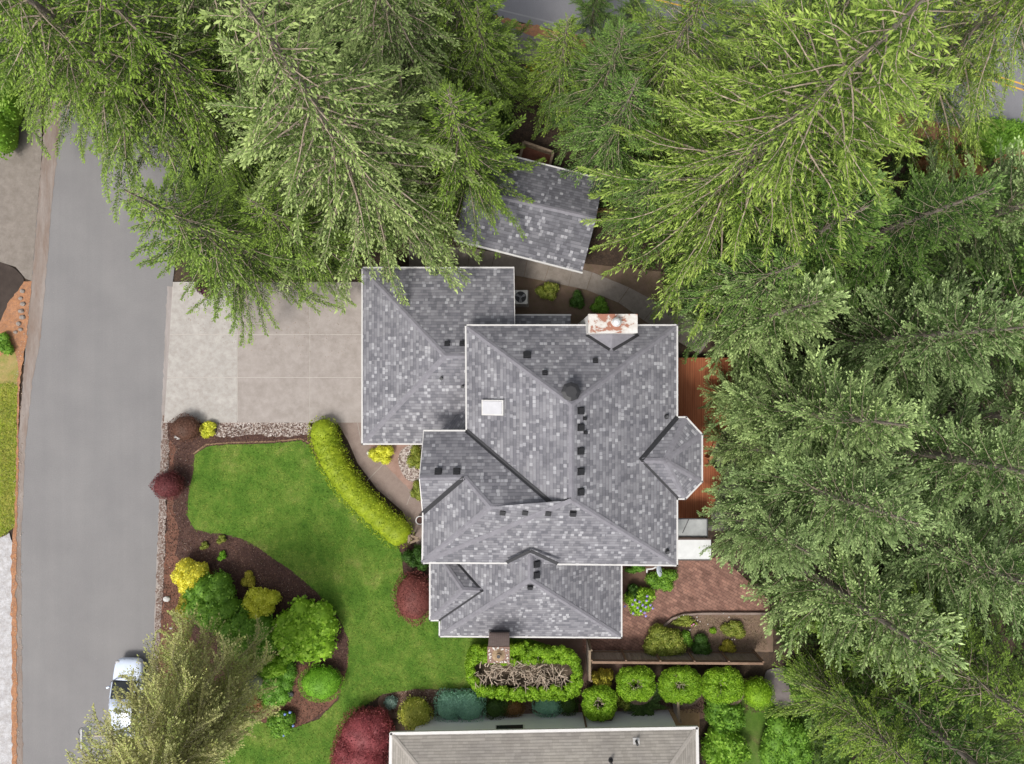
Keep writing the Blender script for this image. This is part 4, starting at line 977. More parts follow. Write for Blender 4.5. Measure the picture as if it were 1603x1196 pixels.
def make_conifer(height, rad, z0, st, dens=1.0, top=.9, pitch=(25,-12), taper=.75, seed=0, trunk_r=.32, classes=(1,2,3,4,5.5), wob=.25, lr=1.0, bias=None):
    """unit tree with its base at the origin: trunk, limbs and crown meshes"""
    global rng; rng = np.random.default_rng(seed)
    T = {c: [branch(c, st) for _ in range(3)] for c in classes if c <= rad*1.5+1}
    cl = sorted(T)
    K = []; RN = []; TP = []; LP = []; LR = []
    z = z0; az = rng.uniform(0, 6.28)
    while z < height-.25:
        t = (z-z0)/(height-z0)
        r = rad*(1-t)**taper*(0.65+.35*min(1,t*6+.3))
        nb_ = 1
        az += 2.399+rng.normal(0,.25)
        if bias: r *= 1+bias[1]*math.cos(az-R(bias[0]))
        Lb = max(.45, r*rng.uniform(1-wob, 1+wob*.8)); c = min(cl, key=lambda x: abs(x-Lb)); sc = Lb/c
        k, rn, tp, ax, tw = T[c][rng.integers(3)]
        pt = R(pitch[0]*t+pitch[1]*(1-t)+rng.normal(0,5)); roll = rng.normal(0,.18)
        Rm = np.array(Matrix.Rotation(az,3,'Z') @ Matrix.Rotation(-pt,3,'Y') @ Matrix.Rotation(roll,3,'X')).T*sc
        if rng.random() < .5: fl = np.array([1,-1,1.])
        else: fl = np.ones(3)
        o = np.array([0,0,z])
        K.append((k*fl) @ Rm + o); br = rng.uniform(-.22,.22)
        RN.append(np.clip(rn*.7+.15+br,0,1)); TP.append(tp)
        LP.append((ax*fl) @ Rm + o); LR.append(np.linspace(.022+.011*Lb, .014, len(ax))*lr)
        for q in tw:
            if rng.random() < st['twigs']: LP.append((q*fl) @ Rm+o+[0,0,.03]); LR.append(np.array([.013,.011,.006])*lr)
        z += (.085+.05*t)/dens
    # leader
    K = np.concatenate(K); RN = np.repeat(np.concatenate(RN),4); TP = np.repeat(np.concatenate(TP),4)
    crown = mesh_np('crown', K, attr={'rnd': RN, 'tip': TP})
    V, F = tube_np(LP, LR, 4); limbs = mesh_np('limbs', V, F, smooth=True)
    zz = np.linspace(-.1, height, 12); pth = np.stack([np.sin(zz*.4)*.06, np.cos(zz*.3)*.06-.06, zz], -1)
    V, F = tube_np([pth], [trunk_r*(1-np.clip(zz,0,height)/height)**.8+.02], 10); trunk = mesh_np('trunk', V, F, smooth=True)
    return dict(crown=crown, limbs=limbs, trunk=trunk, h=height)
def plant_tree(proto, u, v_, name, label, leaf, sc=1.0, rz=0, group=None, cat='tree', tilt=(0,0), bark=None):
    o = empty(name, P(u, v_, 0), label, cat, group, rz); o.scale = (sc,)*3; o.rotation_euler = (tilt[0], tilt[1], rz)
    for part in ('trunk','limbs','crown'):
        me = proto[part]; c = bpy.data.objects.new(part, me); COL.objects.link(c); c.parent = o
        if not me.materials: me.materials.append(None)
        c.material_slots[0].link = 'OBJECT'; c.material_slots[0].material = leaf if part == 'crown' else (M_limb if part == 'limbs' else (bark or M_bark))
    return o
L_sage = mat_leaf('sage_green_needles', [(.028,.062,.008),(.070,.125,.022),(.15,.225,.055)], tip=(.36,.47,.17), trans=.08)
L_olive = mat_leaf('olive_green_needles', [(.016,.042,.004),(.048,.102,.009),(.115,.19,.024)], tip=(.25,.38,.055), trans=.08)
L_lime = mat_leaf('bright_green_needles', [(.024,.064,.005),(.070,.140,.012),(.165,.26,.032)], tip=(.34,.47,.10), trans=.10)
L_blue = mat_leaf('grey_green_needles', [(.022,.058,.010),(.066,.128,.027),(.155,.24,.070)], tip=(.46,.62,.26), trans=.10)
L_deep = mat_leaf('deep_green_needles', [(.010,.034,.004),(.027,.075,.009),(.068,.14,.024)], tip=(.19,.32,.07), trans=.08)
L_pine = mat_leaf('yellowish_olive_needles', [(.26,.25,.12),(.38,.38,.17),(.38,.48,.12)], tip=(.56,.62,.22), scale=1.0, trans=.2)

t_hem = make_conifer(24, 7.4, 4.5, HEM, .85, seed=3, lr=.75, pitch=(14,-14), classes=(1,2,3,4.5,6.5), wob=.3)
t_hem2 = make_conifer(19, 6.0, 3.0, HEM, .95, seed=4, lr=.6, pitch=(12,-12), classes=(1,2,3,4.5,6), wob=.3)
t_fir = make_conifer(25, 7.8, 4.0, FIR, .85, seed=5, lr=.7, pitch=(18,-10), classes=(1,2,3,4.5,6.5), wob=.3)
t_doug = make_conifer(20, 5.6, 2.5, DOUG, .95, seed=6, lr=.4, pitch=(35,-5), taper=.6, wob=.3)
t_doug2 = make_conifer(15, 5.0, 1.0, DOUG, .95, seed=8, lr=.4, pitch=(35,-5), taper=.55, wob=.3)
t_pine = make_conifer(13.0, 4.1, 4.8, PINE, 2.6, seed=12, pitch=(12,-8), taper=.35, wob=.2, lr=.5, bias=(135,.62), trunk_r=.52)
TG = 'tall conifers around the house'
TREES = [
 # proto, u, v, scale, leaf, name, label
 (t_hem, 614, 333, 1.0, L_sage, 'hemlock_tree', 'tallest sage green hemlock with pale drooping limbs over the garage roof'),
 (t_hem2, 436, 418, .88, L_olive, 'hemlock_tree', 'olive green hemlock overhanging the driveway and the street'),
 (t_hem2, 515, 398, .68, L_olive, 'hemlock_tree', 'small olive hemlock between the driveway and the garage roof corner'),
 (t_hem2, 762, 168, .6, L_olive, 'hemlock_tree', 'olive hemlock left of the wooden bin'),
 (t_fir, 925, 205, .5, L_deep, 'fir_tree', 'slender dark fir between the bin and the yellow shrub'),
 (t_doug2, 1150, 800, .7, L_blue, 'fir_tree', 'small sage fir hanging over the end of the white patio cover'),
 (t_hem2, 1265, 1045, .62, L_olive, 'fir_tree', 'small olive fir right of the smooth clipped bush'),
 (t_doug2, 1380, 1130, .9, L_olive, 'fir_tree', 'olive fir at the bottom edge right of the dark green grass'),
 (t_hem, 318, 215, .9, L_olive, 'hemlock_tree', 'large olive hemlock whose branches hang over the top of the street'),
 (t_hem2, 130, 120, 1.0, L_olive, 'hemlock_tree', 'olive conifer in the top left corner west of the street'),
 (t_hem2, 1110, 470, .7, L_deep, 'fir_tree', 'deep green hemlock at the end of the slab path'),
 (t_doug2, 1330, 1030, 1.0, L_deep, 'fir_tree', 'deep green fir in the dark lower right among the olive firs'),
 (t_doug2, 1130, 618, .42, L_blue, 'young_fir', 'young fir poking over the deck beside the northeast gutter'),
 (t_hem2, 868, 168, .55, L_olive, 'hemlock_tree', 'small olive hemlock right of the wooden bin closing the gap to the footpath'),
 (t_hem2, 985, 340, .5, L_deep, 'fir_tree', 'small deep green fir east of the cedar plank bench'),
 (t_doug2, 1140, 690, .5, L_blue, 'young_fir', 'young grey green fir standing at the corner of the deck by the bay'),
 (t_hem2, 395, 215, 1.0, L_olive, 'hemlock_tree', 'yellowish green conifer at the upper left whose branches reach over the street'),
 (t_hem, 480, 150, .9, L_sage, 'hemlock_tree', 'grey green conifer at the top edge left of the tallest hemlock'),
 (t_hem, 660, 175, .85, L_sage, 'hemlock_tree', 'green conifer at the top edge right of the tallest hemlock'),
 (t_hem2, 735, 140, .75, L_olive, 'hemlock_tree', 'olive hemlock between the shed and the grey footpath'),
 (t_hem2, 738, 306, .8, L_olive, 'hemlock_tree', 'smaller dark green hemlock west of the shed'),
 (t_fir, 1085, 335, 1.0, L_lime, 'fir_tree', 'tallest bright yellow green fir at the upper right with long star-like limbs'),
 (t_hem2, 940, 262, .66, L_deep, 'fir_tree', 'small dark green fir beside the east end of the shed'),
 (t_fir, 1000, 195, .62, L_olive, 'fir_tree', 'narrow green fir near the highway edge above the shed'),
 (t_hem2, 1170, 290, .95, L_olive, 'fir_tree', 'green fir below the tallest bright fir toward the highway'),
 (t_fir, 1150, 190, .85, L_lime, 'fir_tree', 'bright green fir at the top edge right of centre'),
 (t_fir, 1335, 185, .9, L_lime, 'fir_tree', 'green fir on the highway side of the bright firs'),
 (t_doug2, 1160, 420, 1.0, L_deep, 'fir_tree', 'deep green fir behind the bright fir east of the path'),
 (t_doug, 1270, 410, .8, L_deep, 'fir_tree', 'deep green fir in the dark middle of the right hand trees'),
 (t_doug2, 1400, 390, 1.0, L_blue, 'fir_tree', 'blue green fir at the right edge nearest the highway shoulder'),
 (t_doug2, 1138, 508, .85, L_blue, 'fir_tree', 'blue green fir standing just north of the deck'),
 (t_doug, 1180, 640, .82, L_blue, 'fir_tree', 'grey green fir leaning over the deck beside the bay roof'),
 (t_doug, 1290, 545, .85, L_blue, 'fir_tree', 'pale grey green fir in the second row east of the deck'),
 (t_doug2, 1420, 500, 1.1, L_deep, 'fir_tree', 'dark green fir at the right edge at mid height'),
 (t_doug, 1190, 735, .82, L_blue, 'fir_tree', 'grey green fir east of the white patio cover'),
 (t_doug, 1320, 690, .9, L_blue, 'fir_tree', 'tall pale green fir at the right with the brightest tips'),
 (t_doug2, 1440, 640, 1.0, L_blue, 'fir_tree', 'pale green fir at the far right edge below mid height'),
 (t_doug2, 1245, 880, .95, L_blue, 'fir_tree', 'sage fir overhanging the brick patio and garden bed'),
 (t_doug, 1340, 810, .85, L_blue, 'fir_tree', 'pale fir at the lower right edge above the dark firs'),
 (t_hem2, 1330, 940, .8, L_olive, 'fir_tree', 'olive fir with long feathery limbs near the lower right corner'),
 (t_hem2, 1440, 1010, .85, L_olive, 'fir_tree', 'dark olive fir in the lower right corner'),
 (t_doug2, 1450, 850, .9, L_deep, 'fir_tree', 'deep green fir filling the gap at the lower right edge'),
 (t_hem2, 225, 165, .85, L_olive, 'hemlock_tree', 'leftmost olive conifer beside the neighbouring pavement at the top left'),
 (t_doug2, 330, 60, .9, L_deep, 'hemlock_tree', 'deep green conifer in the dark gap at the upper left'),
]
for i, (pr, u, v_, sc, lf, nm, lb) in enumerate(TREES):
    plant_tree(pr, u, v_, nm, lb, lf, sc, rz=i*1.7, group=TG)
# one low mass of ferns and brush under the conifers
def brush(polys, n, key, name, label):
    pts = []
    for poly in polys:
        A = np.array(poly, float); lo_, hi_ = A.min(0), A.max(0)
        q = lo_+(hi_-lo_)*rng.random((n,2)); ins = np.zeros(n, bool); j = len(A)-1
        for i in range(len(A)):
            cond = ((A[i,1] > q[:,1]) != (A[j,1] > q[:,1])) & (q[:,0] < (A[j,0]-A[i,0])*(q[:,1]-A[i,1])/(A[j,1]-A[i,1]+1e-9)+A[i,0]); ins ^= cond; j = i
        pts.append(q[ins])
    q = np.concatenate(pts); m_ = len(q); k_ = 26
    h = rng.uniform(.25,1.1,m_); base_ = np.stack([(q[:,0]-CU)*G, (CV-q[:,1])*G, h*.4], -1)
    b0 = np.repeat(base_, k_, 0)+rng.normal(0,.16,(m_*k_,3))*np.repeat(h,k_)[:,None]*1.4
    dd = rdir(m_*k_); dd[:,2] = np.abs(dd[:,2])*.4; L_ = rng.uniform(.12,.3,m_*k_)
    K = kites(b0, dd, L_, L_*.38, nrm(np.array([0,0,1.])+rng.normal(0,.4,(m_*k_,3))), .1)
    o = link(name, mesh_np(name, K, attr={'rnd': np.repeat(rng.uniform(0,1,len(K)),4)}), leafmat(key)); tag(o, label, 'undergrowth', kind='stuff')
BRUSH = True
plant_tree(t_pine, 402, 1062, 'pine_tree', 'thin olive pine with leaning grey trunk over the white car', L_pine, 1.0, rz=0, bark=mat_noise('grey_bark', (.30,.26,.22), (.46,.42,.37), 3, .95, fine=.25, finescale=12, str_=(3,3,.6)))

# ------------------------------------------------------------ shrubs and hedges
def fib(n):
    i = np.arange(n)+.5; ph = np.arccos(1-i/n*1.0); th = np.pi*(1+5**.5)*i   # upper hemisphere only
    return np.stack([np.cos(th)*np.sin(ph), np.sin(th)*np.sin(ph), np.cos(ph)], -1)
def blob_leaves(c, r, n, ls, lw, out=.5, jit=.08, tilt=.6, inner=.15, sq=1):
    """leaves over the upper part of an ellipsoid centred at c (world), radii r"""
    d = fib(n)+rng.normal(0,.03,(n,3)); d = nrm(d)
    low = rng.random(n) < .25; d[low,2] = -np.abs(d[low,2])*.6
    if sq != 1: d = d/np.maximum((np.abs(d)**sq).sum(1)**(1/sq), 1e-6)[:,None]
    lump = 1+jit*np.sin(d[:,0]*5+c[0]*3)*np.cos(d[:,1]*6+c[1]*2)+rng.normal(0,.035,n)
    lump *= 1-inner*rng.random(n)**3
    pos = c+d*r*lump[:,None]; nn = nrm(d/np.asarray(r))
    dd = nrm(nn*out+rdir(n)*(1-out*.3)); up = nrm(nn+rng.normal(0,tilt,(n,3)))
    L_ = ls*rng.uniform(.7,1.3,n)
    return kites(pos-dd*(L_*.5)[:,None], dd, L_, L_*lw, up, .1, .5)
def core_mesh(blobs, k=.86):
    V = []; F = []; o = 0
    m = bmesh.new(); bmesh.ops.create_icosphere(m, subdivisions=3, radius=1); ico = np.array([v_.co[:] for v_ in m.verts]); fc = np.array([[v_.index for v_ in f.verts] for f in m.faces]); m.free()
    for c, r in blobs:
        s = 1+.05*np.sin(ico[:,0]*7+c[0])*np.sin(ico[:,1]*6+c[1])
        p = c+ico*np.asarray(r)*k*s[:,None]; p[:,2] = np.maximum(p[:,2], .0)
        V.append(p); F.append(fc+o); o += len(ico)
    return mesh_np('core', np.concatenate(V), np.concatenate(F), quads=False, attr={'rnd': np.full(o, .55)}, smooth=True)
LM = {}
def leafmat(key):
    if key in LM: return LM[key]
    C = dict(
     wine=[(.085,.026,.024),(.14,.045,.042),(.19,.07,.06)], undergrowth=[(.03,.06,.012),(.06,.11,.02),(.11,.17,.04)], maroon=[(.065,.018,.020),(.12,.032,.036),(.19,.06,.06)], brownred=[(.065,.035,.026),(.11,.055,.040),(.16,.085,.06)],
     plum=[(.05,.018,.035),(.09,.03,.05),(.12,.05,.07)], crimson=[(.10,.022,.028),(.18,.04,.05),(.27,.08,.085)],
     lime=[(.19,.23,.012),(.33,.38,.02),(.46,.48,.05)], yellow=[(.48,.40,.03),(.66,.56,.06),(.80,.70,.13)],
     hedge=[(.11,.17,.008),(.20,.27,.013),(.32,.37,.03)], green=[(.05,.12,.014),(.105,.22,.024),(.19,.33,.048)],
     big=[(.10,.20,.013),(.19,.35,.025),(.32,.48,.07)], dark=[(.03,.08,.012),(.055,.13,.022),(.09,.18,.04)],
     boxy=[(.07,.18,.012),(.12,.28,.018),(.20,.38,.035)], topi=[(.08,.17,.008),(.15,.28,.012),(.25,.38,.04)],
     vari=[(.10,.15,.015),(.27,.28,.04),(.50,.50,.14)], blue=[(.12,.25,.175),(.18,.34,.25),(.24,.42,.32)], spruce=[(.08,.14,.13),(.13,.20,.18),(.20,.27,.24)],
     fern=[(.03,.065,.012),(.05,.10,.02),(.08,.14,.035)], rust=[(.14,.06,.02),(.22,.11,.04),(.28,.17,.07)], mixed=[(.08,.11,.015),(.16,.20,.03),(.30,.30,.08)],
     leafy=[(.07,.16,.013),(.13,.26,.022),(.24,.38,.06)], grassy=[(.06,.17,.016),(.11,.25,.028),(.17,.33,.05)], pale=[(.34,.36,.03),(.50,.52,.05),(.62,.63,.10)], oldgold=[(.16,.15,.02),(.28,.26,.03),(.42,.38,.07)])
    gain = 1.0 if key in ('undergrowth','rust','fern','dark') else 1.45
    LM[key] = mat_leaf('leaf_'+key, [tuple(min(.85, x*gain) for x in c) for c in C[key]], trans=.25, scale=1.3); return LM[key]
def foliage(name, blobs, key, ls, lw, dens, out=.5, jit=.08, tilt=.6, parent=None, core=True, sq=1, inner=.15):
    K = []
    for c, r in blobs:
        c = np.array(c); r = np.array(r); A = 2*np.pi*((r[0]*r[1])**.8+(r[0]*r[2])**.8+(r[1]*r[2])**.8)/3
        n = int(max(30, A*dens/(ls*ls*lw)))
        K.append(blob_leaves(c, r, n, ls, lw, out, jit, tilt, inner, sq))
    K = np.concatenate(K); n = len(K); rn = np.repeat(rng.uniform(0,1,n),4)
    me = mesh_np(name, K, attr={'rnd': rn})
    if core:      # leaves and their solid inner mass make one mesh
        cm_ = core_mesh([(np.array(c), r) for c, r in blobs], .84)
        bm = bmesh.new(); bm.from_mesh(me); bm.from_mesh(cm_); me2 = bpy.data.meshes.new(name); bm.to_mesh(me2); bm.free()
        bpy.data.meshes.remove(cm_); bpy.data.meshes.remove(me); me = me2
    o = link(name, me, leafmat(key), parent)
    return o
def pblob(u, v_, ru, rv, h, rot=0):
    """ellipsoid whose top outline sits at these photograph pixels"""
    z = h*.45; k = G*(H-z)/H; c = P(u, v_, z)
    return (np.array([c.x, c.y, z]), np.array([ru*k, rv*k, h*.58]))
def cushion(u, v_, r, h):
    rr = r*G*(H-h)/H; c = P(u, v_, h-rr*.7); return (np.array(c), np.array([rr, rr, rr*.8]))
def shrub(u, v_, ru, rv, h, key, label, name='shrub', ls=.09, lw=.55, dens=1.1, lumps=0, out=.5, jit=.08, tilt=.6, cat='shrub', group=None, sq=1, seed=None, inner=.15):
    global rng; rng = np.random.default_rng(int(u*7+v_) if seed is None else seed)
    if lumps:
        bl = []
        for k in range(lumps):
            a = k*2.399; q = math.sqrt((k+.5)/lumps)*.68; f = .44 if lumps > 5 else .58
            hh = h*(1-.35*q*q)*rng.uniform(.88,1.1)
            bl.append(pblob(u+math.cos(a)*q*ru, v_+math.sin(a)*q*rv, ru*f*rng.uniform(.85,1.15), rv*f*rng.uniform(.85,1.15), hh))
    else: bl = [pblob(u, v_, ru, rv, h)]
    o = foliage(name, bl, key, ls, lw, dens, out, jit, tilt, sq=sq, inner=inner)
    local_origin(o); tag(o, label, cat, group); return o
shrub(291,670,25,22,1.1,'brownred','round brown clipped shrub at the corner of the driveway and the street', ls=.07, dens=1.3)
shrub(325,671,16,14,.6,'pale','small lime yellow shrub next to the round brown clipped shrub', ls=.13, lumps=7)
shrub(264,759,25,23,1.5,'maroon','round maroon clipped shrub bulging over the street edge', ls=.07, dens=1.3)
shrub(300,901,28,29,1.7,'yellow','bright golden yellow shrub nearest the street', ls=.14, lumps=9)
shrub(291,948,15,20,1.1,'oldgold','small olive shrub squeezed below the golden yellow shrub', ls=.11, lumps=4)
shrub(334,942,44,48,1.9,'green','leafy mid green shrub right of the golden yellow shrub', ls=.19, lumps=13, dens=1.0, inner=.3, jit=.14)
shrub(410,943,32,25,1.6,'pale','lime yellow shrub between the two big green shrubs', ls=.15, lumps=8)
shrub(392,996,50,48,1.8,'green','green shrub touching the leaning pine crown', ls=.2, lumps=13, inner=.3, jit=.14)
shrub(478,988,53,52,2.0,'big','largest light green broadleaf shrub at the bend of the lawn', ls=.24, lw=.75, out=.5, lumps=19, dens=1.2, inner=.3, jit=.05)
shrub(503,1069,36,29,1.2,'boxy','clipped oval green shrub at the edge of the lawn below the largest shrub', ls=.085, dens=1.3, jit=.03)
shrub(654,873,24,23,1.2,'dark','dark green bush tucked under the west eave of the house', ls=.13, lumps=6)
shrub(649,934,34,42,1.6,'wine','dome of maroon foliage against the southwest corner of the house', ls=.09, dens=1.3)
shrub(650,1116,28,27,1.4,'vari','round yellow and green variegated shrub at the neighbour\'s corner', ls=.12, dens=1.2)
shrub(612,1099,11,11,.5,'spruce','little blue grey shrub above the crimson maple', ls=.11)
shrub(320,442,14,22,1.2,'plum','dark plum shrub peeping from under the hemlock by the driveway', ls=.12, lumps=4)
shrub(857,457,19,17,.8,'mixed','yellow green shrub right of the air conditioner', ls=.12, lumps=6)
shrub(903,469,13,14,.6,'dark','small dark green shrub on the brown soil north of the house', ls=.1, lumps=4)
shrub(938,478,16,13,.7,'green','green shrub left of the metal capped chimney', ls=.1, lumps=4)
shrub(1035,908,26,21,.7,'green','spreading green shrub below the satellite dish', ls=.12, lumps=6)
shrub(995,890,18,8,.5,'grassy','low green shrub against the wall at the southeast inside corner', ls=.1, lumps=3)
shrub(1040,1005,33,29,1.1,'mixed','rose bush with olive leaves in the garden bed', ls=.12, lumps=10, name='rose_bush')
shrub(1096,1010,17,18,.7,'dark','dark green bush right of the rose bush', ls=.11, lumps=4)
shrub(1070,972,22,9,.4,'mixed','low flowering plants with white blooms along the bed edge', ls=.09, lumps=4, name='flower_clump', cat='flowers')
shrub(1116,987,6,5,.25,'topi','tiny green seedling alone on the garden bed', ls=.08, name='seedling', cat='plant')
shrub(1150,985,20,14,.5,'mixed','low straggly plant at the east end of the garden bed', ls=.11, lumps=5)
shrub(1072,1000,14,12,.6,'green','small leafy plant between the rose bush and the dark green bush', ls=.12, lumps=4)
shrub(1138,1012,16,9,.5,'oldgold','yellowish low plant against the board fence', ls=.1, lumps=4)
GS_ = 'little green tufts on the dark mulch'
shrub(320,855,8,6,.3,'mixed','tiny sparse tuft, leftmost of those on the mulch below the lawn', ls=.08, lumps=3, group=GS_)
shrub(347,845,9,7,.3,'mixed','tiny sparse tuft closest to the lawn edge', ls=.08, lumps=3, group=GS_)
shrub(348,871,8,8,.35,'boxy','tiny bright green tuft on the mulch above the golden yellow shrub', ls=.08, lumps=3, group=GS_)
shrub(389,907,12,13,.5,'oldgold','small olive yellow tuft on the mulch above the lime yellow shrub', ls=.09, lumps=4, group=GS_)
shrub(325,900,12,8,.4,'rust','sparse brownish plant between the golden and the green shrub', ls=.09, lumps=3)
shrub(6,538,15,17,.6,'green','green shrub at the left photo edge on the dark compost bed', ls=.17, lumps=4)
shrub(869,108,50,14,1.3,'yellow','yellow shrub beside the grey footpath near the highway', ls=.13, lumps=9, seed=3)
shrub(650,716,14,18,.9,'mixed','light green plant growing over the pebble bed', ls=.16, lw=.3, lumps=4)
shrub(597,712,21,17,.8,'pale','yellow green feathery shrub below the garage gutter', ls=.17, lw=.25, lumps=6, out=.9)
shrub(652,768,12,14,.5,'mixed','small green plant at the foot of the west gable wall', ls=.13, lw=.35, lumps=4)
shrub(0,150,34,95,2.2,'leafy','bright green leafy bush at the left edge across the street', ls=.2, lumps=14)
shrub(1130,1118,34,34,1.7,'green','glossy green shrub right of the fern', ls=.18, lw=.6, lumps=9)
shrub(1134,1168,38,36,1.9,'leafy','bright green broadleaf shrub in the bottom row right of the neighbouring roof', ls=.2, lw=.6, lumps=10)
shrub(1230,1165,42,52,1.6,'green','leafy green shrub right of the dark green grass at the bottom', ls=.17, lumps=10)
shrub(1255,1060,30,40,1.3,'green','green undergrowth below the olive fir', ls=.15, lumps=7)
shrub(430,1080,34,30,.5,'grassy','clump of long green grass between the pine trunk and the oval shrub', ls=.26, lw=.13, lumps=8, dens=1.6, name='grass_clump', out=.9, tilt=.9, cat='grass')
shrub(440,1045,28,22,.5,'grassy','clump of long green grass below the largest shrub', ls=.26, lw=.13, lumps=5, dens=1.6, name='grass_clump', out=.9, tilt=.9, cat='grass')
shrub(396,1098,22,12,.35,'rust','pale dry groundcover at the foot of the pine', ls=.12, lumps=4)
shrub(1565,215,60,30,2.0,'green','green roadside bush at the right edge below the highway', ls=.17, lumps=9)
shrub(1480,262,60,26,1.2,'rust','rust brown dry roadside bush on the orange shoulder of the highway', ls=.17, lumps=9)
for k, (u, v_, sc, lb) in enumerate([(925,40,.34,'dark green young fir on the highway shoulder, largest of three'),(955,85,.28,'dark green young fir beside the highway right of the yellow shrub'),(985,30,.22,'smallest dark green young fir standing out over the highway edge')]):
    plant_tree(t_doug2, u, v_, 'young_fir', lb, L_deep, sc, rz=k*2.0)
shrub(372,960,24,26,1.4,'green','darker leafy shrub wedged between the two green shrubs and the lime one', ls=.2, lumps=7, inner=.3, jit=.14)
shrub(425,1040,34,20,1.0,'big','low light green shrub between the largest shrub and the grass clump', ls=.2, lumps=7, inner=.3, jit=.14)
# crimson maple at the bottom
rng = np.random.default_rng(5)
bl = [pblob(573,1150,46,45,1.8), pblob(565,1190,46,50,1.9), pblob(592,1135,22,28,1.7), pblob(548,1180,30,40,1.7)]
o = foliage('maple_shrub', bl, 'crimson', .13, .3, 1.3, out=.7, jit=.05); local_origin(o); tag(o, 'crimson weeping maple beside the corner of the neighbouring roof', 'shrub')
# curved lime hedge
rng = np.random.default_rng(6)
path = [(507,676),(512,698),(522,722),(536,746),(553,768),(574,790),(598,812),(622,832)]
bl = []
for i in range(len(path)-1):
    for t in (0,.5): 
        u = path[i][0]*(1-t)+path[i+1][0]*t; v_ = path[i][1]*(1-t)+path[i+1][1]*t; bl.append(pblob(u, v_, 24.5, 24.5, 1.25))
bl.append(pblob(622,832,26,26,1.25))
o = foliage('hedge', bl, 'hedge', .10, .6, .5, out=.45, jit=.06, tilt=.5, sq=2.6); local_origin(o); tag(o, 'long curved lime green clipped hedge between the lawn and the walkway', 'hedge')
# junipers along the neighbour's wall
def juniper(blobs, key, label, ls=.10):
    global rng; rng = np.random.default_rng(int(blobs[0][0]))
    o = foliage('juniper', [pblob(*b) for b in blobs], key, ls, .35, 1.3, out=.6, jit=.05, sq=3); local_origin(o); tag(o, label, 'shrub')
juniper([(702,1105,22,26,.9),(733,1106,28,25,1.0),(720,1100,34,20,.95)], 'blue', 'blue green clipped juniper left of the dark neighbour window')
juniper([(775,1108,17,17,.8),(790,1104,14,14,.7)], 'fern', 'dark feathery juniper right of the blue green one')
juniper([(803,1107,18,14,.75)], 'rust', 'rust brown juniper below the hollow hedge')
juniper([(857,1105,24,15,.85)], 'blue', 'smaller blue green juniper below the right end of the hollow hedge')
juniper([(888,1103,17,15,.8)], 'fern', 'dull green juniper beside the brown wall post')

# clipped hedges whose tops are cut open to the bare wood
def sticks(cu, cv_, ru, rv, z, n, parent, lmin=.15, lmax=.5, r0=.02, wild=False):
    LP = []; LR = []
    for k in range(n):
        a = rng.uniform(0,6.28); q = math.sqrt(rng.random())*.95
        p = np.array(P(cu+math.cos(a)*q*ru, cv_+math.sin(a)*q*rv, z+rng.uniform(-.45,-.0)))
        if wild: a = rng.uniform(0,6.28)
        dd = nrm(np.array([math.cos(a)*.8+rng.normal(0,.6), -math.sin(a)*.8+rng.normal(0,.6), rng.uniform(-.1,.7)])); l = rng.uniform(lmin,lmax)
        mid = p+dd*l*.5+rng.normal(0,.04,3); LP.append(np.array([p,mid,p+dd*l+rng.normal(0,.06,3)])); rr = rng.uniform(.5,1.2)*r0; LR.append(np.array([rr,rr*.8,rr*.45]))
        if rng.random() < .4:
            d2_ = nrm(dd+rng.normal(0,.6,3)); LP.append(np.array([mid, mid+d2_*l*.3, mid+d2_*l*.55])); LR.append(np.array([rr*.6,rr*.5,rr*.3]))
    V, F = tube_np(LP, LR, 5); me = mesh_np('bare_stems', V, F, smooth=True); return link('bare_stems', me, M_twig, parent)
def ring_hedge(u, v_, ru, rv, h, th, label, name, n_, key='topi', open_=(.0,.0,.5), nst=60, seedn=1, extra=(), hole=.44):
    global rng; rng = np.random.default_rng(seedn)
    root = empty(name, P(u,v_,0), label, 'hedge')
    bl = []
    for layer, (f, hh, rr) in enumerate(((1.12,h*.86,th),(.92,h*.97,th),(.72,h,th*.9))):
        n2 = int(n_*1.6) - layer*(n_//3)
        for k in range(n2):
            a = k/n2*2*math.pi+rng.normal(0,.05)
            # superellipse ring
            c_, s_ = math.cos(a), math.sin(a); e = 2/2.8
            x = math.copysign(abs(c_)**e, c_); y = math.copysign(abs(s_)**e, s_)
            q = rr*rng.uniform(.55,.85)
            bl.append(cushion(u+x*(ru-th*.6)*f*.93, v_+y*(rv-th*.6)*f*.93, q, hh*rng.uniform(.95,1.05)))
            if k % 3 == 0: bl.append(pblob(u+x*(ru-th)*f, v_+y*(rv-th)*f, th*.7, th*.7, hh*.85))
    for e_ in extra: bl.append(pblob(*e_))
    foliage('foliage', bl, key, .085, .75, 1.25, out=.6, jit=.06, tilt=.5, parent=root)
    mb_ = MB(); mb_.cyl(P(u,v_,0), 1, h*.62, 24); bmesh.ops.scale(mb_.bm, vec=(ru*.78*G, rv*.78*G, 1), verts=mb_.bm.verts, space=Matrix.Translation(-P(u,v_,0)))
    mb_.build('inner_thatch', M_thatch, root)
    sticks(u, v_, ru*hole, rv*hole, h*.98, nst, root, .1, .28, .018)
    return root
M_thatch = mat_noise('dead_thatch', (.075,.055,.038), (.15,.11,.08), 5, .95, fine=.4, finescale=20, bumpst=.9)
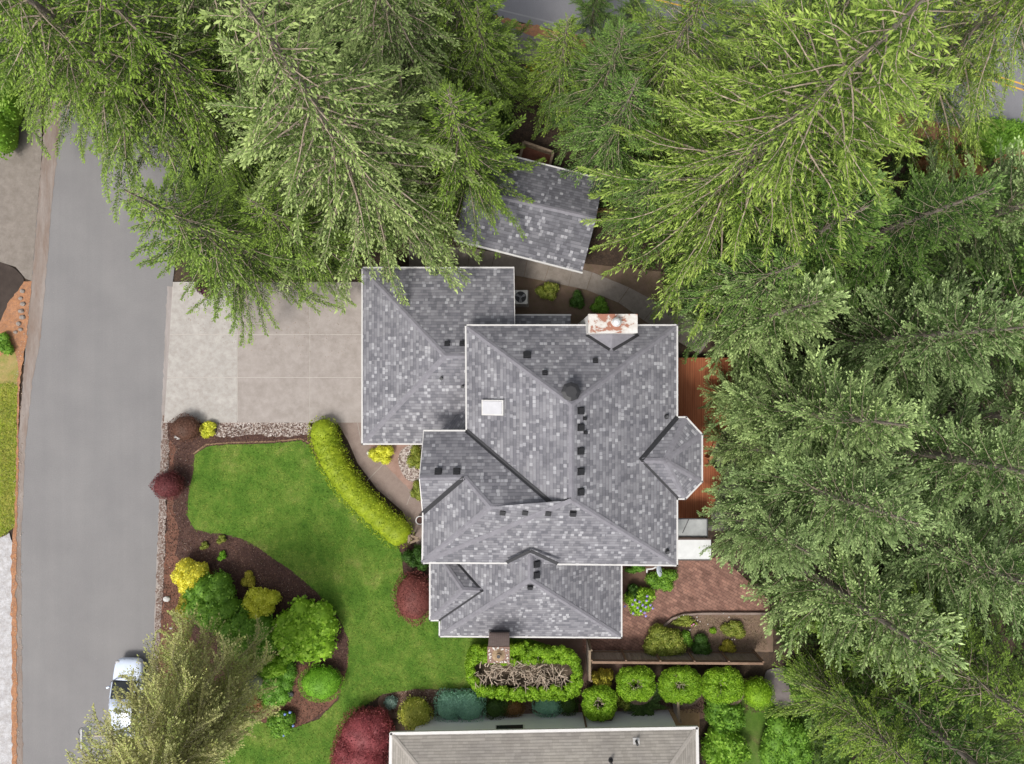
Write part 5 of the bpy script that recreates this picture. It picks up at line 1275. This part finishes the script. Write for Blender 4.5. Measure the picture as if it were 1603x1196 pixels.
def long_hedge():
    global rng; rng = np.random.default_rng(21)
    root = empty('hedge', P(820,1052,0), 'long hollow-topped clipped hedge with bare wood inside, south of the brick chimney', 'hedge')
    bl = []; out_ = [(740,1020),(780,1018),(820,1016),(860,1020),(893,1026),(904,1050),(901,1075),(880,1083),(850,1082),(815,1084),(780,1080),(752,1076),(738,1056),(736,1038)]
    m_ = len(out_)
    for i in range(m_):
        a, b = out_[i], out_[(i+1)%m_]; L_ = math.dist(a,b); kk = max(2, int(L_/3.2))
        for k in range(kk):
            t = k/kk; u = a[0]*(1-t)+b[0]*t; v_ = a[1]*(1-t)+b[1]*t
            bl.append(cushion(u+rng.normal(0,3), v_+rng.normal(0,3), rng.uniform(4.5,7.5), 2.1*rng.uniform(.88,1.03)))
            if k % 3 == 0: bl.append(pblob(u, v_, 8, 8, 1.8))
    for k in range(75):   # the deep north shoulder
        bl.append(cushion(rng.uniform(742,902), rng.uniform(1016,1036), rng.uniform(4.5,8), rng.uniform(1.95,2.15)))
        if k % 4 == 0: bl.append(pblob(740+k*2.1, 1025, 9, 8, 1.8))
    foliage('foliage', bl, 'topi', .09, .75, 1.1, out=.6, jit=.06, tilt=.5, parent=root)
    mb_ = MB(); z = 1.15; mb_.prism([P(u,v_,z) for u, v_ in ((742,1030),(896,1030),(898,1074),(745,1072))], z-.02); mb_.build('inner_thatch', M_thatch, root)
    sticks(815, 1055, 78, 20, 2.0, 230, root, .25, .75, .036, wild=True)
long_hedge()
ring_hedge(938,1100,26,26,1.9,10,'single round topiary with hollow bare centre beside the brown wall post','topiary',16,nst=70,seedn=31)
ring_hedge(995,1070,29,26,1.8,12,'hollow clipped bush, first of the row along the board fence','topiary',16,nst=90,seedn=32)
ring_hedge(1065,1072,32,27,1.8,13,'hollow clipped bush, second of the row along the board fence','topiary',18,nst=80,seedn=33)
ring_hedge(1131,1072,31,27,1.8,14,'clipped bush with small bare centre, third of the row along the board fence','topiary',18,nst=50,seedn=34, extra=((1131,1060,14,10,1.8),(1125,1082,12,10,1.8)))
shrub(1186,1084,26,24,1.6,'topi','smooth clipped bush at the right end of the fence row', ls=.08, dens=1.3, name='topiary', cat='hedge', sq=1.9)
shrub(942,1060,20,16,1.6,'oldgold','yellowish loose shrub behind the single round topiary', ls=.15, lumps=7)
shrub(975,1092,14,18,1.0,'mixed','dull olive bush between the round topiary and the fence row', ls=.13, lumps=5)
# fern
rng = np.random.default_rng(41)
K = []
for k in range(70):
    a = rng.uniform(0,6.28); l = rng.uniform(.7,1.35)*(1.0+.35*abs(math.cos(a))); b0 = np.array(P(1010,1098,.55)); q = 22; t = np.linspace(.08,1,q)
    x = t*l; z = .28*np.sin(t*2.6)*rng.uniform(.6,1.3)-t*t*.3
    pos = b0+np.stack([np.cos(a)*x, np.sin(a)*x, z], -1)
    for sd in (-1,1):
        hd = a+sd*1.25; dd = np.tile([math.cos(hd), math.sin(hd), -.1], (q,1)); LL = .15*np.sin(np.clip(t*1.15,.1,1)*np.pi*.86+.2)+.03
        K.append(kites(pos, dd, LL, LL*.5, np.tile([0,0,1.],(q,1))+rng.normal(0,.15,(q,3))))
K = np.concatenate(K); o = link('fern', mesh_np('fern', K, attr={'rnd': np.repeat(rng.uniform(0,1,len(K)),4)}), leafmat('fern')); local_origin(o); tag(o, 'dark green sword fern beside the pale neighbouring wall', 'fern')

# flowering plants
def blossoms(parent, pts, r_, mat, name='flower_head', petals=9):
    for (u, v_, z) in pts:
        p = P(u, v_, z); m = MB()
        for k in range(petals):
            a = k*2.4; q = r_*.6*math.sqrt(k/petals); m.ball(p+Vector((math.cos(a)*q, math.sin(a)*q, r_*.4*(1-k/petals))), (r_*.42, r_*.42, r_*.3), 1)
        m.build(name, mat, parent)
def flowering(u, v_, ru, rv, h, key, label, spots, r_, mat, nm='hydrangea', ls=.14, cat='flowers'):
    global rng; rng = np.random.default_rng(int(u))
    root = empty(nm, P(u,v_,0), label, cat); bl = []
    for k in range(7):
        a = k*2.399; q = math.sqrt((k+.5)/7)*.66; bl.append(pblob(u+math.cos(a)*q*ru, v_+math.sin(a)*q*rv, ru*.5, rv*.5, h*(1-.3*q)))
    foliage('foliage', bl, key, ls, .7, 1.1, parent=root, out=.6)
    blossoms(root, spots, r_, mat)
M_lil = mat_plain('lilac_petals', (.34,.28,.62), .7); M_blu = mat_plain('blue_petals', (.22,.32,.70), .7); M_whf = mat_plain('white_petals', (.75,.72,.70), .7); M_pnk = mat_plain('pink_petals', (.62,.22,.42), .7)
random.seed(3)
flowering(1001,938,25,22,1.1,'big','hydrangea with lilac flower heads beside the east wall of the house',
  [(1013,933,1.1),(1001,942,1.15),(994,939,1.0),(990,946,1.0),(998,951,1.05),(1003,956,1.0),(1011,950,1.0),(1018,947,.9),(1022,952,.8),(1011,964,.8),(1009,959,.9),(991,960,.8),(1006,947,1.1),(978,949,.8),(1012,940,1.05)], .10, M_lil)
shrub(990,928,14,12,.9,'dark','dark leafy plant just above the lilac hydrangea', ls=.17, lumps=3)
flowering(441,1131,23,21,.9,'green','green hydrangea with blue flower heads at the lower tip of the bed',
  [(432,1150,.5),(444,1151,.5),(446,1118,.8),(454,1115,.7),(459,1136,.6)], .10, M_blu)
fp = empty('flower_bed', P(1085,972,0), 'white and pink blossoms scattered on the garden bed', 'flowers')
blossoms(fp, [(1063,966,.3),(1070,963,.3),(1091,966,.4),(1092,971,.4),(1096,973,.35),(1089,979,.35),(1080,986,.3),(1108,977,.3),(1069,991,.3),(1146,1001,.3),(1150,1001,.3),(1141,966,.3),(1132,960,.3)], .05, M_whf, petals=4)
blossoms(fp, [(1083,979,.35),(1086,977,.35)], .08, M_pnk, petals=5)
# bare twigs reaching over the lawn from the pine
rng = np.random.default_rng(61)
bw = []; br = []

brush([[(300,-60),(700,-60),(790,60),(800,220),(740,250),(700,370),(560,390),(540,430),(300,430),(290,250)], [(960,120),(1560,240),(1800,300),(1800,1400),(1240,1400),(1250,1050),(1170,900),(1150,560),(1090,500),(1020,420),(960,400),(960,300),(900,200)]], 8000, 'undergrowth', 'undergrowth', 'dark green ferns and brush covering the ground beneath the conifers')

# grass blades on the lawn and bark chips on the beds
def strew(name, poly, n, ls, lw, z, mat, label, flat=.5, out=0, cat='grass'):
    global rng; rng = np.random.default_rng(n)
    A = np.array(poly, float)
    lo_, hi_ = A.min(0), A.max(0); hi_[1] = min(hi_[1], 1230); q = lo_+(hi_-lo_)*rng.random((n,2)); ins = np.zeros(n, bool); j = len(A)-1
    for i in range(len(A)):
        cond = ((A[i,1] > q[:,1]) != (A[j,1] > q[:,1])) & (q[:,0] < (A[j,0]-A[i,0])*(q[:,1]-A[i,1])/(A[j,1]-A[i,1]+1e-9)+A[i,0]); ins ^= cond; j = i
    q = q[ins]+rng.normal(0,out,(ins.sum(),2)); m_ = len(q)
    pos = np.stack([(q[:,0]-CU)*G, (CV-q[:,1])*G, np.full(m_, z)], -1)
    dd = rdir(m_); dd[:,2] = np.abs(dd[:,2])*flat; L_ = ls*rng.uniform(.5,1.4,m_)
    K = kites(pos, dd, L_, L_*lw, nrm(np.array([0,0,1.])+rng.normal(0,.35,(m_,3))), .05)
    o = link(name, mesh_np(name, K, attr={'rnd': np.repeat(rng.uniform(0,1,m_),4)}), mat); tag(o, label, cat, kind='stuff')
strew('grass', LAWN, 150000, .10, .3, .055, mat_lawn('lawn_blades', (.055,.130,.014), (.085,.175,.020), (.14,.225,.034), (.24,.27,.07), True), 'mown green lawn grass curving through the front garden', .35, 1.0)
strew('grass', [(0,601),(22,598),(27,605),(25,720),(22,825),(12,834),(0,840)], 5000, .12, .3, .04, mat_leaf('dry_blades', [(.15,.21,.02),(.24,.29,.035),(.38,.36,.09)], trans=.2, scale=.6), 'yellowish grass verge west of the street', .4, .8)
M_bark2 = mat_leaf('bark_chips', [(.035,.018,.015),(.075,.038,.030),(.13,.075,.055),(.16,.10,.08)], rough=.9, trans=0, scale=1.2)
strew('bark_chips', [(262,656),(330,664),(484,664),(500,700),(300,705),(296,830),(380,843),(430,875),(495,925),(530,965),(546,1000),(545,1045),(500,1125),(450,1150),(300,1110),(250,1100),(262,780)], 42000, .09, .45, .035, M_bark2, 'dark bark mulch chips around the lawn', .3, .6, 'mulch')
strew('bark_chips', [(600,1072),(740,1074),(1200,1062),(1200,1115),(1040,1115),(610,1115)], 14000, .09, .45, .018, M_bark2, 'bark chips on the soil border behind the neighbouring house', .3, .6, 'mulch')
strew('ground_litter', [(1026,1000),(1042,980),(1062,966),(1100,964),(1200,964),(1200,1016),(1026,1016)], 5000, .08, .4, .06, mat_leaf('soil_litter', [(.08,.055,.035),(.17,.12,.085),(.26,.20,.14)], rough=.9, trans=0), 'brown litter on the garden bed in front of the board fence', .3, .6, 'litter')
